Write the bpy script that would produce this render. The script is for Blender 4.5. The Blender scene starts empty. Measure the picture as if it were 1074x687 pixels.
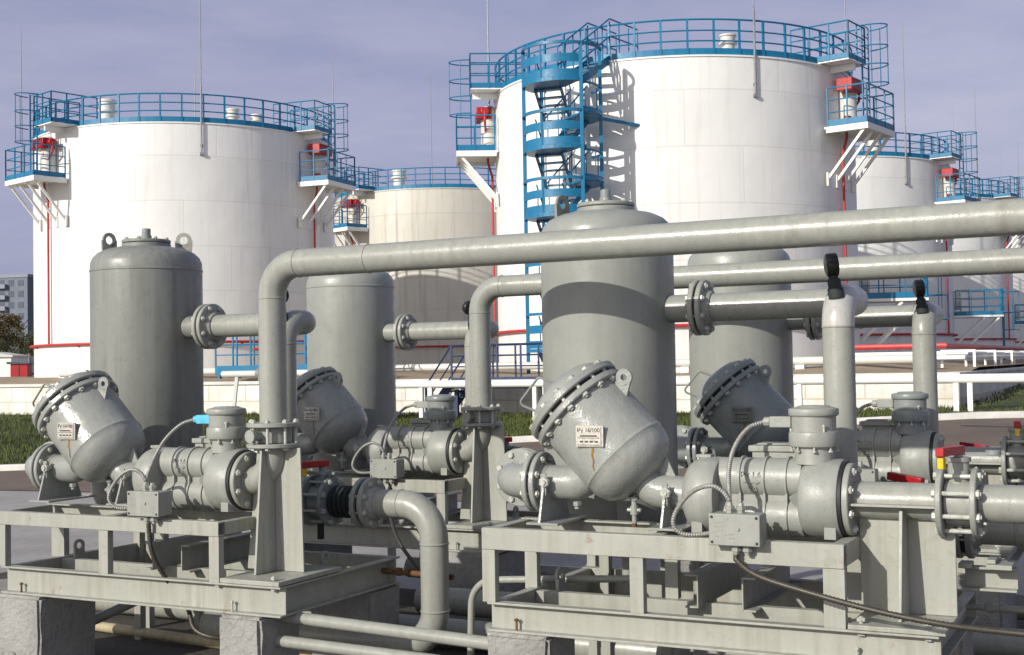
import bpy, math, random
from mathutils import Vector, Matrix
random.seed(7)
R_ = math.radians
PI = math.pi
scene = bpy.context.scene
COL = scene.collection
H = 1.72                     # eye height: numbers below are heights relative to the eye, ground at -H

# ------------------------------------------------------------------ materials
def new_mat(name):
    m = bpy.data.materials.new(name); m.use_nodes = True
    nt = m.node_tree; b = nt.nodes['Principled BSDF']
    return m, nt, b
def nd(nt, t, **kw):
    n = nt.nodes.new(t)
    for k, v in kw.items(): setattr(n, k, v)
    return n
def mixc(nt, fac, a, b, mode='MIX'):
    n = nd(nt, 'ShaderNodeMix', data_type='RGBA', blend_type=mode)
    for s, v in ((0, fac), (6, a), (7, b)):
        if hasattr(v, 'is_output'): nt.links.new(v, n.inputs[s])
        elif s == 0: n.inputs[0].default_value = v
        else: n.inputs[s].default_value = (*v, 1)
    return n.outputs[2]
def noise(nt, vec, scale, detail=4, rough=.55, stretch=None):
    if stretch:
        mp = nd(nt, 'ShaderNodeMapping'); mp.inputs['Scale'].default_value = stretch
        nt.links.new(vec, mp.inputs['Vector']); vec = mp.outputs[0]
    n = nd(nt, 'ShaderNodeTexNoise'); n.inputs['Scale'].default_value = scale
    n.inputs['Detail'].default_value = detail; n.inputs['Roughness'].default_value = rough
    nt.links.new(vec, n.inputs['Vector']); return n.outputs[0]
def ramp(nt, fac, stops):
    r = nd(nt, 'ShaderNodeValToRGB'); e = r.color_ramp.elements
    while len(e) < len(stops): e.new(.5)
    for i, (p, c) in enumerate(stops):
        e[i].position = p; e[i].color = (*c, 1) if len(c) == 3 else c
    nt.links.new(fac, r.inputs[0]); return r.outputs[0]
def bump(nt, b, h, strength, dist=.01, prev=None):
    n = nd(nt, 'ShaderNodeBump'); n.inputs['Strength'].default_value = strength; n.inputs['Distance'].default_value = dist
    nt.links.new(h, n.inputs['Height'])
    if prev: nt.links.new(prev, n.inputs['Normal'])
    nt.links.new(n.outputs[0], b.inputs['Normal']); return n.outputs[0]
def math_(nt, op, a, b=None):
    n = nd(nt, 'ShaderNodeMath', operation=op)
    for i, v in enumerate((a, b)):
        if v is None: continue
        if hasattr(v, 'is_output'): nt.links.new(v, n.inputs[i])
        else: n.inputs[i].default_value = v
    return n.outputs[0]

def paint(name, col, rough=.42, dirt=.35, dirtcol=(.11, .10, .085), rust=.0, streak=.5, bstr=.12, vary=.12, chips=0.):
    """hand painted steel: uneven coat, vertical weather streaks, speckles, a little rust"""
    m, nt, b = new_mat(name)
    pos = nd(nt, 'ShaderNodeNewGeometry').outputs['Position']
    n1 = noise(nt, pos, 3.1, 6, .6)
    n2 = noise(nt, pos, 16, 5, .65)
    st = noise(nt, pos, 1, 5, .6, (26, 26, 1.3))
    c1 = tuple(max(0, c*(1-vary)) for c in col); c2 = tuple(min(1, c*(1+vary)) for c in col)
    c = ramp(nt, n1, [(.3, c1), (.7, c2)])
    f = ramp(nt, math_(nt, 'MULTIPLY', st, n1), [(.21, (0, 0, 0)), (.43, (1, 1, 1))])
    c = mixc(nt, math_(nt, 'MULTIPLY', f, dirt*streak), c, dirtcol)
    sp = ramp(nt, noise(nt, pos, 60, 2, .5), [(.69, (0, 0, 0)), (.76, (1, 1, 1))])
    c = mixc(nt, math_(nt, 'MULTIPLY', sp, dirt*.8), c, dirtcol)
    bl = ramp(nt, n2, [(.56, (0, 0, 0)), (.74, (1, 1, 1))])
    c = mixc(nt, math_(nt, 'MULTIPLY', bl, dirt*.45), c, dirtcol)
    if rust > 0:
        r1 = ramp(nt, noise(nt, pos, 7.3, 5, .7), [(.66-.08*rust, (0, 0, 0)), (.74-.05*rust, (1, 1, 1))])
        c = mixc(nt, math_(nt, 'MULTIPLY', r1, .8*min(1, rust+.3)), c, (.20, .075, .02))
    nt.links.new(c, b.inputs['Base Color'])
    rr = ramp(nt, n2, [(.3, (rough-.10,)*3), (.7, (rough+.16,)*3)])
    nt.links.new(rr, b.inputs['Roughness'])
    h1 = bump(nt, b, noise(nt, pos, 9, 3, .5), bstr*.8, .02)
    bump(nt, b, noise(nt, pos, 85, 3, .6), bstr, .004, h1)
    return m
def plain(name, col, rough=.5, metal=0, vary=.2, scale=12, bstr=.08):
    m, nt, b = new_mat(name)
    pos = nd(nt, 'ShaderNodeNewGeometry').outputs['Position']
    n = noise(nt, pos, scale, 5, .6)
    c = ramp(nt, n, [(.3, tuple(c*(1-vary) for c in col)), (.7, tuple(min(1, c*(1+vary)) for c in col))])
    nt.links.new(c, b.inputs['Base Color'])
    b.inputs['Roughness'].default_value = rough; b.inputs['Metallic'].default_value = metal
    bump(nt, b, noise(nt, pos, scale*4, 3, .6), bstr, .006)
    return m

def tank_mat(name, col, stain=.1, staincol=(.35, .28, .2), nseg=8, course=1.45):
    m, nt, b = new_mat(name)
    tc = nd(nt, 'ShaderNodeTexCoord').outputs['Object']
    sx = nd(nt, 'ShaderNodeSeparateXYZ'); nt.links.new(tc, sx.inputs[0])
    zc = math_(nt, 'DIVIDE', sx.outputs[2], course)
    row = math_(nt, 'FLOOR', zc)
    fr = math_(nt, 'FRACT', zc)
    an = math_(nt, 'ADD', math_(nt, 'MULTIPLY', math_(nt, 'ARCTAN2', sx.outputs[1], sx.outputs[0]), nseg/(2*PI)), math_(nt, 'MULTIPLY', row, .37))
    fa = math_(nt, 'FRACT', an)
    cell = nd(nt, 'ShaderNodeCombineXYZ'); nt.links.new(row, cell.inputs[0]); nt.links.new(math_(nt, 'FLOOR', an), cell.inputs[1])
    wn = nd(nt, 'ShaderNodeTexWhiteNoise'); nt.links.new(cell.outputs[0], wn.inputs[0])
    lineh = math_(nt, 'LESS_THAN', math_(nt, 'ABSOLUTE', math_(nt, 'SUBTRACT', fr, .5)), .4925)
    linev = math_(nt, 'LESS_THAN', math_(nt, 'ABSOLUTE', math_(nt, 'SUBTRACT', fa, .5)), .4965)
    line = math_(nt, 'MULTIPLY', lineh, linev)
    n1 = noise(nt, tc, .9, 6, .65)
    st = noise(nt, tc, 1, 5, .62, (5, 5, .22))
    c = ramp(nt, wn.outputs[0], [(0, tuple(x*.945 for x in col)), (1, col)])
    c = mixc(nt, math_(nt, 'MULTIPLY', ramp(nt, n1, [(.45, (0, 0, 0)), (.75, (1, 1, 1))]), .35*stain+.05), c, tuple(x*.7 for x in col))
    c = mixc(nt, math_(nt, 'MULTIPLY', ramp(nt, st, [(.52, (0, 0, 0)), (.72, (1, 1, 1))]), stain), c, staincol)
    c = mixc(nt, math_(nt, 'MULTIPLY', math_(nt, 'SUBTRACT', 1, line), .24), c, tuple(x*.5 for x in col))
    nt.links.new(c, b.inputs['Base Color']); b.inputs['Roughness'].default_value = .42
    h1 = bump(nt, b, line, .5, .02)
    h2 = bump(nt, b, noise(nt, tc, .55, 3, .5), .38, .12, h1)
    bump(nt, b, noise(nt, tc, 3, 4, .6), .12, .02, h2)
    return m

G = (.290, .300, .274)
M = dict(
    grey=paint('grey_paint', G, dirt=.46, rust=.14, bstr=.22, streak=.7),
    frame=paint('frame_paint', (.335, .342, .303), .45, dirt=.5, dirtcol=(.13, .105, .07), rust=.42, streak=.8),
    vessel=paint('vessel_paint', (.222, .232, .214), .38, dirt=.62, dirtcol=(.08, .075, .06), streak=.85),
    vessel2=paint('separator_paint', (.272, .285, .262), .34, dirt=.30, dirtcol=(.12, .11, .09), streak=.6),
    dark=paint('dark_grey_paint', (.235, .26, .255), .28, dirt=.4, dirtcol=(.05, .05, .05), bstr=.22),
    strainer=paint('strainer_paint', (.285, .298, .280), .22, dirt=.36, rust=.16, bstr=.38, streak=.6),
    pipe=paint('pipe_paint', (.295, .304, .274), .28, dirt=.46, dirtcol=(.12, .105, .08), streak=.75, rust=.08, bstr=.18),
    beige=paint('beige_pipe', (.42, .36, .22), .6, dirt=.7, dirtcol=(.08, .06, .04), rust=.12),
    bolt=plain('bolt_paint', (.40, .41, .37), .33, 0, .25, 40),
    gasket=plain('gasket', (.016, .017, .018), .6, 0, .2),
    black=plain('black_plastic', (.012, .012, .013), .3, 0, .2),
    rubber=plain('rubber', (.022, .030, .029), .75, 0, .3),
    blue=paint('blue_paint', (.004, .15, .30), .42, dirt=.2, dirtcol=(.02, .05, .09), vary=.12),
    navy=paint('navy_paint', (.012, .03, .10), .42, dirt=.2, dirtcol=(.02, .02, .04), vary=.12),
    sensor=plain('sensor_blue', (.10, .45, .68), .35),
    red=paint('red_paint', (.36, .012, .014), .32, dirt=.25, dirtcol=(.06, .01, .01), vary=.12),
    redpipe=plain('red_pipe', (.42, .03, .032), .45),
    yellow=plain('yellow_paint', (.75, .47, .01), .4),
    plate=plain('nameplate_metal', (.47, .45, .40), .4, .2, .2, 60),
    ink=plain('dark_lettering', (.03, .027, .025), .6),
    cast=plain('cast_lettering', (.27, .27, .24), .5),
    chrome=plain('bare_metal', (.36, .35, .32), .3, .7, .2, 30),
    rust=plain('rusty_metal', (.13, .065, .025), .8, .1, .4, 40),
    ruststain=plain('rust_stain', (.25, .125, .03), .55, 0, .3, 50),
    silver=paint('silver_paint', (.44, .44, .43), .28, dirt=.85, dirtcol=(.30, .28, .22), streak=.9, bstr=.25),
    white=paint('white_paint', (.78, .78, .76), .45, dirt=.14, dirtcol=(.3, .27, .22), vary=.04),
    rod=plain('galvanised_rod', (.25, .25, .27), .5, .2),
    chamber=paint('chamber_paint', (.6, .6, .56), .45, dirt=.3, vary=.06),
    conduit=plain('metal_conduit', (.27, .27, .25), .45, .2, .25, 90),
    cable=plain('dark_conduit', (.055, .048, .038), .45, .2, .3, 90),
    tank=tank_mat('tank_white', (.765, .767, .75), .26),
    tankcream=tank_mat('tank_cream', (.59, .57, .505), .55, (.36, .29, .2), 10),
)
def concrete(name, col, scale=6, stain=.5, bstr=.5, dark=(.09, .085, .08)):
    m, nt, b = new_mat(name)
    pos = nd(nt, 'ShaderNodeNewGeometry').outputs['Position']
    n1 = noise(nt, pos, scale*.25, 7, .65); n2 = noise(nt, pos, scale*3, 5, .7)
    c = ramp(nt, n1, [(.3, tuple(x*.72 for x in col)), (.7, tuple(min(1, x*1.15) for x in col))])
    c = mixc(nt, math_(nt, 'MULTIPLY', ramp(nt, n2, [(.52, (0, 0, 0)), (.75, (1, 1, 1))]), stain*.6), c, dark)
    c = mixc(nt, math_(nt, 'MULTIPLY', ramp(nt, noise(nt, pos, scale*.08, 5, .6), [(.5, (0, 0, 0)), (.7, (1, 1, 1))]), stain*.5), c, dark)
    nt.links.new(c, b.inputs['Base Color']); b.inputs['Roughness'].default_value = .88
    vor = nd(nt, 'ShaderNodeTexVoronoi'); vor.inputs['Scale'].default_value = scale*6; nt.links.new(pos, vor.inputs['Vector'])
    h = bump(nt, b, n2, bstr, .02)
    bump(nt, b, ramp(nt, vor.outputs[0], [(0, (0, 0, 0)), (.25, (1, 1, 1))]), bstr*.35, .01, h)
    return m
M['block'] = concrete('concrete_block', (.34, .335, .318), 10, .55, 1.0)
M['slab'] = concrete('concrete_slab', (.34, .325, .32), 3, .6, .4, (.17, .14, .11))
M['road'] = concrete('asphalt_road', (.155, .115, .088), 4, .5, .3, (.06, .05, .045))
M['soil'] = concrete('soil_and_shade', (.06, .052, .042), 5, .8, .9, (.02, .018, .015))  # dark soil, its colour deepened further for the shade under the skids
M['dirt'] = concrete('bund_dirt', (.33, .26, .18), 3, .5, .7, (.09, .06, .035))
M['kerb'] = concrete('whitewashed_kerb', (.66, .65, .62), 5, .35, .4, (.3, .26, .2))
M['redkerb'] = M['redpipe']

def wall_mat():
    m, nt, b = new_mat('whitewashed_block_wall')
    tc = nd(nt, 'ShaderNodeTexCoord').outputs['Object']
    mp = nd(nt, 'ShaderNodeMapping'); mp.inputs['Rotation'].default_value = (PI/2, 0, 0); nt.links.new(tc, mp.inputs[0])
    pos = nd(nt, 'ShaderNodeNewGeometry').outputs['Position']
    br = nd(nt, 'ShaderNodeTexBrick'); br.inputs['Scale'].default_value = 1; br.inputs['Brick Width'].default_value = 1.2
    br.inputs['Row Height'].default_value = .42; br.inputs['Mortar Size'].default_value = .018
    br.inputs['Color1'].default_value = (.74, .735, .69, 1); br.inputs['Color2'].default_value = (.71, .70, .65, 1); br.inputs['Mortar'].default_value = (.52, .49, .42, 1)
    nt.links.new(mp.outputs[0], br.inputs['Vector'])
    c = br.outputs[0]
    c = mixc(nt, math_(nt, 'MULTIPLY', ramp(nt, noise(nt, pos, 1.2, 7, .7), [(.45, (0, 0, 0)), (.7, (1, 1, 1))]), .5), c, (.42, .35, .25))
    c = mixc(nt, math_(nt, 'MULTIPLY', ramp(nt, noise(nt, pos, 1, 5, .7, (6, 6, .5)), [(.5, (0, 0, 0)), (.75, (1, 1, 1))]), .35), c, (.28, .23, .17))
    nt.links.new(c, b.inputs['Base Color']); b.inputs['Roughness'].default_value = .9
    h = bump(nt, b, br.outputs[1], -.5, .02)
    bump(nt, b, noise(nt, pos, 14, 5, .7), .5, .03, h)
    return m
M['wall'] = wall_mat()
def grass_mat(name, c1, c2, c3):
    m, nt, b = new_mat(name)
    pos = nd(nt, 'ShaderNodeNewGeometry').outputs['Position']
    c = ramp(nt, noise(nt, pos, 1.3, 6, .7), [(.3, c1), (.55, c2), (.75, c3)])
    c = mixc(nt, ramp(nt, noise(nt, pos, 23, 3, .6), [(.4, (0, 0, 0)), (.7, (1, 1, 1))]), c, c1)
    nt.links.new(c, b.inputs['Base Color']); b.inputs['Roughness'].default_value = .8
    bump(nt, b, noise(nt, pos, 20, 4, .7), .8, .06)
    return m
M['turf'] = grass_mat('turf', (.03, .045, .012), (.06, .078, .018), (.13, .115, .035))
M['blade'] = grass_mat('grass_blade', (.06, .085, .018), (.11, .135, .03), (.22, .19, .06))
M['far'] = grass_mat('far_ground', (.08, .09, .045), (.11, .11, .06), (.16, .14, .08))

# ------------------------------------------------------------------ mesh builder
class MB:
    def __init__(s, frame=None): s.v = []; s.f = []; s.fr = frame
    def add(s, vs, fs):
        k = len(s.v)
        if s.fr:
            o, ex, ey, ez = s.fr
            vs = [o + ex*p[0] + ey*p[1] + ez*p[2] for p in vs]
        s.v += [Vector(p) for p in vs]; s.f += [tuple(i+k for i in f) for f in fs]
    def box(s, x0, x1, y0, y1, z0, z1):
        s.add([(x0, y0, z0), (x1, y0, z0), (x1, y1, z0), (x0, y1, z0), (x0, y0, z1), (x1, y0, z1), (x1, y1, z1), (x0, y1, z1)],
              [(0, 3, 2, 1), (4, 5, 6, 7), (0, 1, 5, 4), (1, 2, 6, 5), (2, 3, 7, 6), (3, 0, 4, 7)])
    def bar(s, a, b, w, t, up=(0, 0, 1)):
        """rectangular bar from a to b, w across, t along up"""
        a = Vector(a); b = Vector(b); d = (b-a).normalized(); u = Vector(up); sd = d.cross(u)
        if sd.length < 1e-5: sd = d.cross(Vector((1, 0, 0)))
        sd.normalize(); u = sd.cross(d)
        sd *= w/2; u *= t/2
        s.add([a-sd-u, a+sd-u, a+sd+u, a-sd+u, b-sd-u, b+sd-u, b+sd+u, b-sd+u],
              [(0, 1, 2, 3), (7, 6, 5, 4), (0, 4, 5, 1), (1, 5, 6, 2), (2, 6, 7, 3), (3, 7, 4, 0)])
    def prism(s, poly, vec):
        vec = Vector(vec); n = len(poly); a = [Vector(p) for p in poly]
        s.add(a+[p+vec for p in a], [tuple(range(n))[::-1], tuple(range(n, 2*n))]+[(i, (i+1) % n, n+(i+1) % n, n+i) for i in range(n)])
    def tube(s, pts, r, n=20, cap=True):
        pts = [Vector(p) for p in pts]; rs = r if isinstance(r, (list, tuple)) else [r]*len(pts)
        t0 = (pts[1]-pts[0]).normalized()
        a = t0.cross(Vector((0, 0, 1)));
        if a.length < 1e-3: a = t0.cross(Vector((0, 1, 0)))
        a.normalize(); vs = []; fs = []
        for i, p in enumerate(pts):
            t = (pts[min(i+1, len(pts)-1)]-pts[max(i-1, 0)]).normalized()
            a = (a-t*a.dot(t)).normalized(); b = t.cross(a)
            for k in range(n):
                g = 2*PI*k/n; vs.append(p+(a*math.cos(g)+b*math.sin(g))*rs[i])
        for i in range(len(pts)-1):
            for k in range(n):
                k2 = (k+1) % n; fs.append((i*n+k, i*n+k2, (i+1)*n+k2, (i+1)*n+k))
        if cap: fs += [tuple(range(n))[::-1], tuple(range((len(pts)-1)*n, len(pts)*n))]
        s.add(vs, fs)
    def lathe(s, prof, o, axis, n=40):
        """prof: (distance along axis, radius)"""
        o = Vector(o); ax = Vector(axis).normalized()
        a = ax.cross(Vector((0, 1, 0)));
        if a.length < 1e-3: a = ax.cross(Vector((1, 0, 0)))
        a.normalize(); b = ax.cross(a); vs = []; fs = []; rows = []
        for h, r in prof:
            if r < 1e-5: rows.append([len(vs)]); vs.append(o+ax*h)
            else:
                rows.append(list(range(len(vs), len(vs)+n)))
                vs += [o+ax*h+(a*math.cos(2*PI*k/n)+b*math.sin(2*PI*k/n))*r for k in range(n)]
        for A, B in zip(rows, rows[1:]):
            for k in range(n):
                k2 = (k+1) % n
                if len(A) == 1: fs.append((A[0], B[k2], B[k]))
                elif len(B) == 1: fs.append((A[k], A[k2], B[0]))
                else: fs.append((A[k], A[k2], B[k2], B[k]))
        if len(rows[0]) > 1: fs.append(tuple(rows[0])[::-1])
        if len(rows[-1]) > 1: fs.append(tuple(rows[-1]))
        s.add(vs, fs)
    def disc(s, o, axis, h0, h1, r, n=40, c=.004):
        s.lathe([(h0, r-c), (h0+c, r), (h1-c, r), (h1, r-c)], o, axis, n)
    def mesh(s, name, origin=Vector((0, 0, 0)), smooth=38):
        me = bpy.data.meshes.new(name)
        me.from_pydata([p-origin for p in s.v], [], s.f)
        import bmesh
        bm = bmesh.new(); bm.from_mesh(me); bmesh.ops.recalc_face_normals(bm, faces=bm.faces); bm.to_mesh(me); bm.free()
        if smooth:
            me.polygons.foreach_set('use_smooth', [True]*len(me.polygons)); me.set_sharp_from_angle(angle=R_(smooth))
        return me
    def build(s, name, mat, parent=None, smooth=38, bevel=0, kind=None):
        me = s.mesh(name, worg(parent) if parent else Vector((0, 0, 0)), smooth)
        me.materials.append(M[mat] if isinstance(mat, str) else mat)
        o = bpy.data.objects.new(name, me); COL.objects.link(o)
        if parent: o.parent = parent
        else: o.location = (0, 0, H)
        if bevel:
            md = o.modifiers.new('bevel', 'BEVEL'); md.width = bevel; md.segments = 2; md.limit_method = 'ANGLE'; md.angle_limit = R_(50)
        if kind: o['kind'] = kind
        return o
ORG = {}
def worg(o):
    while o.parent: o = o.parent
    return ORG[o.name]
def tag(o, label=None, cat=None, group=None, kind=None):
    for k, v in (('label', label), ('category', cat), ('group', group), ('kind', kind)):
        if v: o[k] = v
    return o
def thing(name, label, cat, loc, group=None):
    o = bpy.data.objects.new(name, None); COL.objects.link(o); o.empty_display_size = .1
    o.location = (loc[0], loc[1], loc[2]+H); ORG[o.name] = Vector(loc)
    return tag(o, label, cat, group)
def copy_tree(o, parent=None):
    c = o.copy(); COL.objects.link(c); c.parent = parent
    for ch in list(o.children): copy_tree(ch, c)
    return c
def dup(o, off, label):
    c = copy_tree(o); c.location = o.location+Vector(off); ORG[c.name] = ORG[o.name]+Vector(off); c['label'] = label
    return c
def fillet(pts, r, n=8):
    pts = [Vector(p) for p in pts]; out = [pts[0]]
    for i in range(1, len(pts)-1):
        p = pts[i]; a = (pts[i-1]-p); b = (pts[i+1]-p); la, lb = a.length, b.length; a.normalize(); b.normalize()
        ang = a.angle(b)
        if ang > PI-.02: out.append(p); continue
        d = min(r/math.tan(ang/2), la*.98, lb*.98); rr = d*math.tan(ang/2)
        c = p+(a+b).normalized()*(rr/math.sin(ang/2))
        v0 = p+a*d-c; v1 = p+b*d-c; tot = v0.angle(v1); ax = v0.cross(v1).normalized()
        for k in range(n+1): out.append(c+Matrix.Rotation(tot*k/n, 3, ax) @ v0)
    out.append(pts[-1]); return out
def spline(pts, n=10):
    pts = [Vector(p) for p in pts]; P = [2*pts[0]-pts[1]]+pts+[2*pts[-1]-pts[-2]]; out = []
    for i in range(1, len(P)-2):
        p0, p1, p2, p3 = P[i-1:i+3]
        for k in range(n):
            t = k/n; out.append(.5*((2*p1)+(p2-p0)*t+(2*p0-5*p1+4*p2-p3)*t*t+(3*p1-p0-3*p2+p3)*t**3))
    out.append(pts[-1]); return out
def resample(pts, step):
    out = [pts[0]]; acc = 0
    for a, b in zip(pts, pts[1:]):
        L = (b-a).length; t = step-acc
        while t <= L: out.append(a+(b-a)*(t/L)); t += step
        acc = (acc+L) % step
    return out
def hose(pts, r, step=.0055, n=10):
    """spiral metal conduit"""
    mb = MB(); p = resample(spline(pts), step)
    mb.tube(p, [r*(1.0 if i % 2 else .80) for i in range(len(p))], n); return mb

_bolt = {}
def bolt_mesh(size, length, mat='bolt'):
    k = (size, length, mat)
    if k not in _bolt:
        size = size*1.22; mb = MB(); h = size*.8
        mb.lathe([(-length/2-h, size*.8), (-length/2-h*.8, size), (-length/2, size)], (0, 0, 0), (0, 0, 1), 6)
        mb.lathe([(-length/2, size*.5), (length/2+h*1.35, size*.5)], (0, 0, 0), (0, 0, 1), 10)
        mb.lathe([(length/2, size), (length/2+h*.8, size), (length/2+h, size*.8)], (0, 0, 0), (0, 0, 1), 6)
        me = mb.mesh('bolt', smooth=30); me.materials.append(M[mat]); _bolt[k] = me
    return _bolt[k]
def bolt(parent, p, axis, size=.012, length=.05, mat='bolt'):
    o = bpy.data.objects.new('bolt', bolt_mesh(size, length, mat)); COL.objects.link(o); o.parent = parent
    o.location = Vector(p)-worg(parent)
    q = Vector(axis).normalized().to_track_quat('Z', 'Y')
    o.rotation_euler = (q.to_matrix() @ Matrix.Rotation(random.uniform(0, 1), 3, 'Z')).to_euler()
    return o
def bolts(parent, c, axis, rad, n, length, size=.012, ph=.5):
    c = Vector(c); ax = Vector(axis).normalized(); a = ax.cross(Vector((0, 1, 0)))
    if a.length < 1e-3: a = ax.cross(Vector((1, 0, 0)))
    a.normalize(); b = ax.cross(a)
    for k in range(n):
        g = 2*PI*(k+ph)/n; bolt(parent, c+(a*math.cos(g)+b*math.sin(g))*rad, ax, size, length)
def flange_pair(parent, c, axis, r=.143, t=.026, gap=.012, nb=8, mat='grey', rb=None, size=.012):
    """two bolted flanges with a dark gasket, centred on c"""
    c = Vector(c); ax = Vector(axis).normalized(); first = None
    for sgn in (-1, 1):
        mb = MB(); a, b_ = sorted((sgn*gap/2, sgn*(gap/2+t))); mb.disc(c, ax, a, b_, r)
        mb.lathe([(min(a, b_) if sgn < 0 else b_, r*.70), ((a-.03) if sgn < 0 else b_+.03, r*.57)][::1 if sgn > 0 else -1], c, ax)
        f = mb.build('flange', mat, parent)
        first = first or f
    mb = MB(); mb.disc(c, ax, -gap/2, gap/2, r*.86, c=.001); mb.build('gasket', 'gasket', first)
    bolts(first, c, ax, rb or r*.82, nb, 2*t+gap, size)
    return first
def text(parent, s, p, ex, ey, size, mat, ext=.0008):
    cu = bpy.data.curves.new('lettering', 'FONT'); cu.body = s; cu.size = size; cu.extrude = ext; cu.align_x = 'CENTER'; cu.align_y = 'CENTER'
    t = bpy.data.objects.new('lettering', cu); COL.objects.link(t)
    dg = bpy.context.evaluated_depsgraph_get(); me = bpy.data.meshes.new_from_object(t.evaluated_get(dg))
    bpy.data.objects.remove(t); bpy.data.curves.remove(cu)
    o = bpy.data.objects.new('lettering', me); COL.objects.link(o); me.materials.clear(); me.materials.append(M[mat]); o.parent = parent
    ex = Vector(ex).normalized(); ey = Vector(ey).normalized(); ez = ex.cross(ey)
    m = Matrix((ex, ey, ez)).transposed().to_4x4(); m.translation = Vector(p)-worg(parent); o.matrix_local = m
    return o

# ------------------------------------------------------------------ the four pump units
SX, SY = 3.2, 2.31
YC, AZ = 5.48, -.588            # meter axis of the front row
UN = {'FR': (0, 0), 'FL': (-SX, 0), 'RR': (0, SY), 'RL': (-SX, SY)}
WHERE = {'FR': 'front right skid', 'FL': 'front left skid', 'RR': 'rear right skid', 'RL': 'rear left skid'}
FLD = {}

def channel(mb, a, b, h, fl, t, out):
    """C channel from a to b (centre line of web foot), height h, flanges fl long on side out"""
    a = Vector(a); b = Vector(b); out = Vector(out); d = (b-a).normalized(); z = Vector((0, 0, 1))
    def q(p, n0, n1, z0, z1):
        return [p+out*n0+z*z0, p+out*n1+z*z0, p+out*n1+z*z1, p+out*n0+z*z1]
    for n0, n1, z0, z1 in ((-t, 0, 0, h), (0, fl, 0, t*1.3), (0, fl, h-t*1.3, h)):
        mb.prism(q(a, n0, n1, z0, z1), b-a)

def skid(key, x0, x1, zt, zb, bt, bb, posts, xb1):
    """x0..x1 base, zt/zb base top/bottom, bt/bb top/bottom of the raised beam"""
    dy = UN[key][1]; y0 = 5.17+dy; y1 = y0+1.12; yr = y0+.40
    t = thing('pump_skid', FLD['skid'][key], 'skid frame', ((x0+x1)/2, y0+.5, zb), 'steel skids carrying the metering units')
    h = zt-zb; fl = .045; e = .0
    mb = MB(); channel(mb, (x0, y0+fl, zb), (x1, y0+fl, zb), h, fl, .008, (0, -1, 0)); mb.build('base_beam', 'frame', t, bevel=.002)
    mb = MB(); channel(mb, (x0, y1-fl, zb), (x1, y1-fl, zb), h, fl, .008, (0, 1, 0)); mb.build('base_beam', 'frame', t, bevel=.002)
    mb = MB(); channel(mb, (x1-fl, y0+fl+.011, zb+.0), (x1-fl, y1-fl-.011, zb), h-.002, fl-.003, .008, (1, 0, 0)); mb.build('base_beam', 'frame', t, bevel=.002)
    mb = MB(); channel(mb, (x0+fl, y0+fl+.011, zb), (x0+fl, y1-fl-.011, zb), h-.002, fl-.003, .008, (-1, 0, 0)); mb.build('base_beam', 'frame', t, bevel=.002)
    mb = MB(); channel(mb, (x0+fl+.012, yr, zb+.02), (x1-fl-.012, yr, zb+.02), h-.03, .04, .008, (0, 1, 0)); mb.build('inner_beam', 'frame', t, bevel=.002)
    xa = posts[0][0]
    for yy, o in ((y0+.005, 1), (yr+.045, -1)):
        mb = MB()
        channel(mb, (xa, yy, bb), (xb1, yy, bb), bt-bb, .045, .007, (0, o, 0)); mb.build('top_beam', 'frame', t, bevel=.003)
    for x in (xa+.03, xb1-.03, (xa+xb1)/2):
        mb = MB(); mb.box(x-.028, x+.028, y0+.055, yr-.005, bb+.004, bt-.004); mb.build('cross_beam', 'frame', t, bevel=.002)
    for (a, b) in posts:
        for yy, s in ((y0, 1), (yr+.035, -1)):
            mb = MB(); z0 = zt if s > 0 else zb+h-.01
            mb.box(a, b, yy, yy+.007, z0, bb-.001)
            mb.box(b-.007, b, yy+.008, yy+.042, z0, bb-.001); mb.box(a, a+.007, yy+.008, yy+.042, z0, bb-.001)
            mb.build('post', 'frame', t, bevel=.0015)
    for x in (x0+.93*(.55), x0+.93*.80):     # channels lying across the base, open ends to the front
        x = xa+(xb1-xa)*(.56 if x < x0+.6 else .69)
        mb = MB(); channel(mb, (x, y0+.30, zt-.02), (x, y1-.05, zt-.02), .15, .055, .007, (-1 if x < xa+(xb1-xa)*.6 else 1, 0, 0)); mb.build('cross_channel', 'frame', t, bevel=.0015)
    for x in (xa+.16, x1-.17):               # lifting lugs on the base
        for yy in (yr+.1,) if x < xa+.3 else (y0+.62,):
            mb = MB(); ring(mb, (x, yy, zt+.055), (1, 0, 0) if x > xa+.3 else (1, -.15, 0), .038, .02, .014); mb.box(x-.008, x+.008, yy-.038, yy+.038, zt-.03, zt+.035)
            mb.build('lifting_lug', 'frame' if x < xa+.3 else 'grey', t)
    for x in (x0+.14, x1-.32):               # anchor studs on the bottom flange
        o = bolt(t, (x, y0+.02, zb+.03), (0, 0, 1), .009, .045, 'rust' if x < x0+.3 else 'bolt'); o.name = 'anchor_bolt'
    # drain pipe on the +X end with a small union
    mb = MB(); yy = y0+1.0; zz = (zt+zb)/2+.01
    mb.tube([(x1-.04, yy, zz), (x1+(.42 if key == 'FL' else .75), yy, zz-.01)], .016, 14); mb.disc((x1+.05, yy, zz), (1, 0, 0), 0, .035, .024, 6); mb.disc((x1+.11, yy, zz), (1, 0, 0), 0, .03, .021, 14)
    mb.build('drain_pipe', 'rust' if key == 'FL' else 'pipe', t)
    return t
def ring(mb, c, axis, r, ri, th, n=26):
    """flat ring plate (a lug with a hole)"""
    mb.lathe([(-th/2, ri), (-th/2, r-.002), (-th/2+.002, r), (th/2-.002, r), (th/2, r-.002), (th/2, ri), (-th/2, ri)], c, axis, n)
    # remove caps added at ends
    mb.f.pop(); mb.f.pop()

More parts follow.
